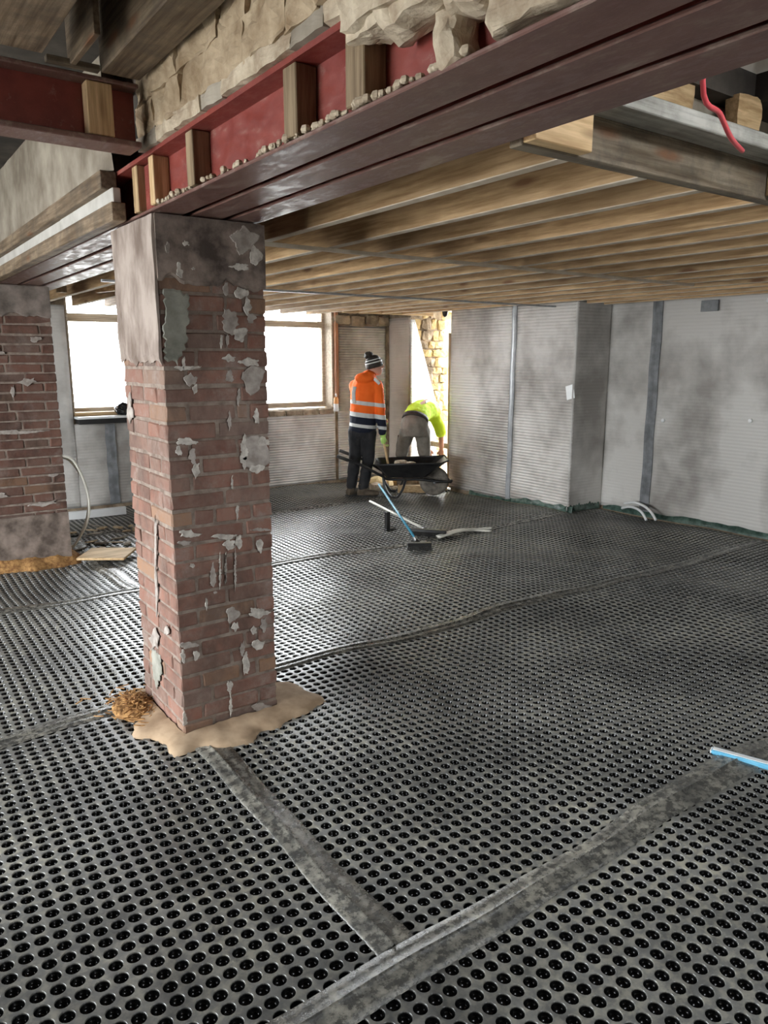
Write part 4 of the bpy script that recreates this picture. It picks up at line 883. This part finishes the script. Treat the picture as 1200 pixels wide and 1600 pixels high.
for a, dx, dy in ((ankL, .06, .07), (ankR, .13, -.02)):
    bt = MB(); bt.tube([(a[0], a[1], .16), (a[0], a[1], .06)], [.056, .058], 14); a0 = Vector((a[0], a[1], .045)); d = Vector((dx, dy, 0)).normalized()
    bt.tube([a0-d*.07, a0-d*.02, a0+d*.08, a0+d*.16, a0+d*.20], [(.038, .04), (.046, .045), (.046, .042), (.042, .034), (.024, .022)], 14)
    bo = remesh('boot', bt, M['boot'], p1, .008, 2)
    MB().tube([a0-d*.08-Vector((0, 0, .035)), a0+d*.06-Vector((0, 0, .035)), a0+d*.205-Vector((0, 0, .035))], [(.042, .009), (.052, .010), (.034, .008)], 14).build('sole', M['rubber'], bo, True)
G = MB(); hand(G, (.28, .04, .75), (.12, .15, -1), (.3, 1, .1)); G.tube([(.277, .035, .80), (.28, .04, .74)], [.046, .036], 12); G.ball((.285, .048, .70), (.036, .042, .06), 10, 8); remesh('glove', G, M['glove'], p1, .007, 2)
G = MB(); hand(G, (.21, .34, .94), (1, .1, -.3), (0, -.2, 1)); G.tube([(.16, .335, .96), (.215, .34, .94)], [.046, .036], 12); remesh('glove', G, M['glove'], p1, .007, 2)
hat = empty('bobble_hat', (.178, .05, 1.585), 0, p1); hat.rotation_euler = (0, -.25, 0)
MB().lathe([(.104, -.005), (.108, .02), (.107, .048), (.104, .052)], 22).build('brim', M['hair'], hat, True)
MB().lathe([(.106, .052), (.106, .066)], 22).build('white_stripe', M['reflect'], hat, True)
MB().lathe([(.103, .066), (.097, .085), (.096, .088)], 22).build('crown', M['hair'], hat, True)
MB().lathe([(.0965, .088), (.093, .097)], 22).build('grey_stripe', M['reflect'], hat, True)
MB().lathe([(.092, .097), (.078, .122), (.05, .143), (.015, .152)], 22).build('crown', M['hair'], hat, True)
link('bobble', rough_box(.09, .09, .08, 6, .008, 40, 700, .9), M['hair'], hat, (-.035, -.01, .155))
for s in (-1, 1):
    e = MB().ball((.2725, .04+s*.032, 1.622), (.006, .007, .005), 8, 6).build('eye', M['hair'], p1, True)
# shovel held by the standing worker, blade in the barrow
sv = empty('shovel', (5.12, 7.68, 0), -YAW); tag(sv, 'wooden handled shovel held by the standing worker, blade in the barrow', 'shovel')
MB().tube([(.275, .06, .80), (.30, .05, .62), (.345, .0, .40)], .016, 10).build('shaft', M['pine_z'], sv, True)
MB().box(.31, .39, -.07, .07, .34, .347).build('blade', M['steelgrey'], sv, bevel=.002); MB().tube([(.24, .03, .815), (.275, .06, .80), (.31, .09, .80)], .014, 8).build('grip', M['pine_z'], sv, True)

# bending worker
p2 = empty('person', (5.99, 7.72, hz(5.99, 7.72)+.003), -YAW); tag(p2, 'worker in yellow hi-vis shirt and grey shorts bending down in the doorway', 'person')
B = MB()
hL, hR, kL, kR, aL, aR = (-.10, .0, .80), (.12, .0, .80), (-.16, .03, .46), (.14, .04, .46), (-.17, .0, .09), (.15, .0, .09)
limb(B, [hL, kL, (-.17, -.01, .30), aL], [.085, .056, .056, .038]); limb(B, [hR, kR, (.15, .01, .30), aR], [.085, .056, .056, .038])
B.tube([(.0, -.03, .76), (.01, .0, .88), (.06, .14, .99), (.14, .28, 1.02), (.22, .40, .98), (.26, .47, .95)], [(.15, .12), (.155, .13), (.15, .11), (.165, .11), (.14, .10), (.06, .06)], 16, up=(0, 0, 1))
limb(B, [(.26, .46, .955), (.28, .54, .95)], [.055, .052]); B.ball((.285, .60, .945), (.078, .10, .105), 16, 12); B.ball((.29, .64, .885), (.055, .06, .05), 12, 8)
B.ball((.29, .71, .93), (.013, .02, .022), 8, 6); B.ball((.285, .685, .89), (.026, .014, .012), 8, 6)
for s in (-1, 1): B.ball((.285+s*.075, .59, .945), (.012, .02, .03), 8, 6)
limb(B, [(.30, .33, .95), (.38, .36, .72), (.39, .40, .50)], [.052, .042, .032]); hand(B, (.39, .405, .48), (.0, .1, -1), (-1, .2, 0))
limb(B, [(.10, .42, .93), (.12, .52, .70), (.22, .52, .50)], [.05, .04, .03]); hand(B, (.22, .52, .48), (.15, .1, -1), (1, .2, 0))
remesh('body', B, M['skin'], p2, .008, 2)
J = MB()
J.tube([(.005, -.035, .90), (.02, .02, .94), (.06, .14, 1.0), (.14, .28, 1.03), (.22, .39, .99), (.255, .455, .965), (.272, .52, .96)], [(.16, .13), (.172, .14), (.175, .135), (.195, .135), (.178, .132), (.10, .10), (.075, .075)], 18, up=(0, 0, 1))
limb(J, [(.27, .32, .96), (.355, .35, .80), (.375, .36, .72)], [.085, .08, .075]); limb(J, [(.12, .40, .95), (.12, .50, .75)], [.08, .07])
sh_ = remesh('shirt', J, M['yellow'], p2, .010, 4, .018)
strap([(.15, .10, 1.135), (.20, .22, 1.14), (.26, .34, 1.09)], .04, .006).build('reflective_strap', M['reflect'], sh_, True)
T = MB(); T.tube([(.005, -.045, .70), (.005, -.035, .80), (.005, -.02, .90), (.02, .02, .965)], [(.165, .13), (.185, .155), (.175, .145), (.155, .12)], 18, up=(0, 1, 0))
limb(T, [(-.09, -.005, .76), (-.145, .025, .58), (-.162, .03, .47)], [.105, .092, .084]); limb(T, [(.105, -.005, .76), (.13, .03, .58), (.14, .04, .47)], [.105, .092, .084])
sts = remesh('shorts', T, M['shorts'], p2, .010, 4, .018)
MB().tube([(.01, -.03, .905), (.022, .01, .955)], [(.178, .146), (.168, .136)], 18, up=(0, 1, 0)).build('waistband', M['hair'], sts, True)
MB().box(-.215, -.17, -.03, .05, .58, .72).build('holster_pocket', M['hair'], sts, bevel=.012)
link('hair', rough_box(.19, .24, .19, 6, .008, 25, 720, .9), M['hair'], p2, (.285, .585, .985))
for a in (aL, aR):
    bt = MB(); bt.tube([(a[0], a[1], .15), (a[0], a[1], .05)], [.054, .056], 14); a0 = Vector((a[0], a[1], .045)); d = Vector((.15, 1, 0)).normalized()
    bt.tube([a0-d*.07, a0, a0+d*.1, a0+d*.19], [(.038, .04), (.046, .045), (.045, .04), (.026, .025)], 14); remesh('boot', bt, M['boot'], p2, .009, 2)
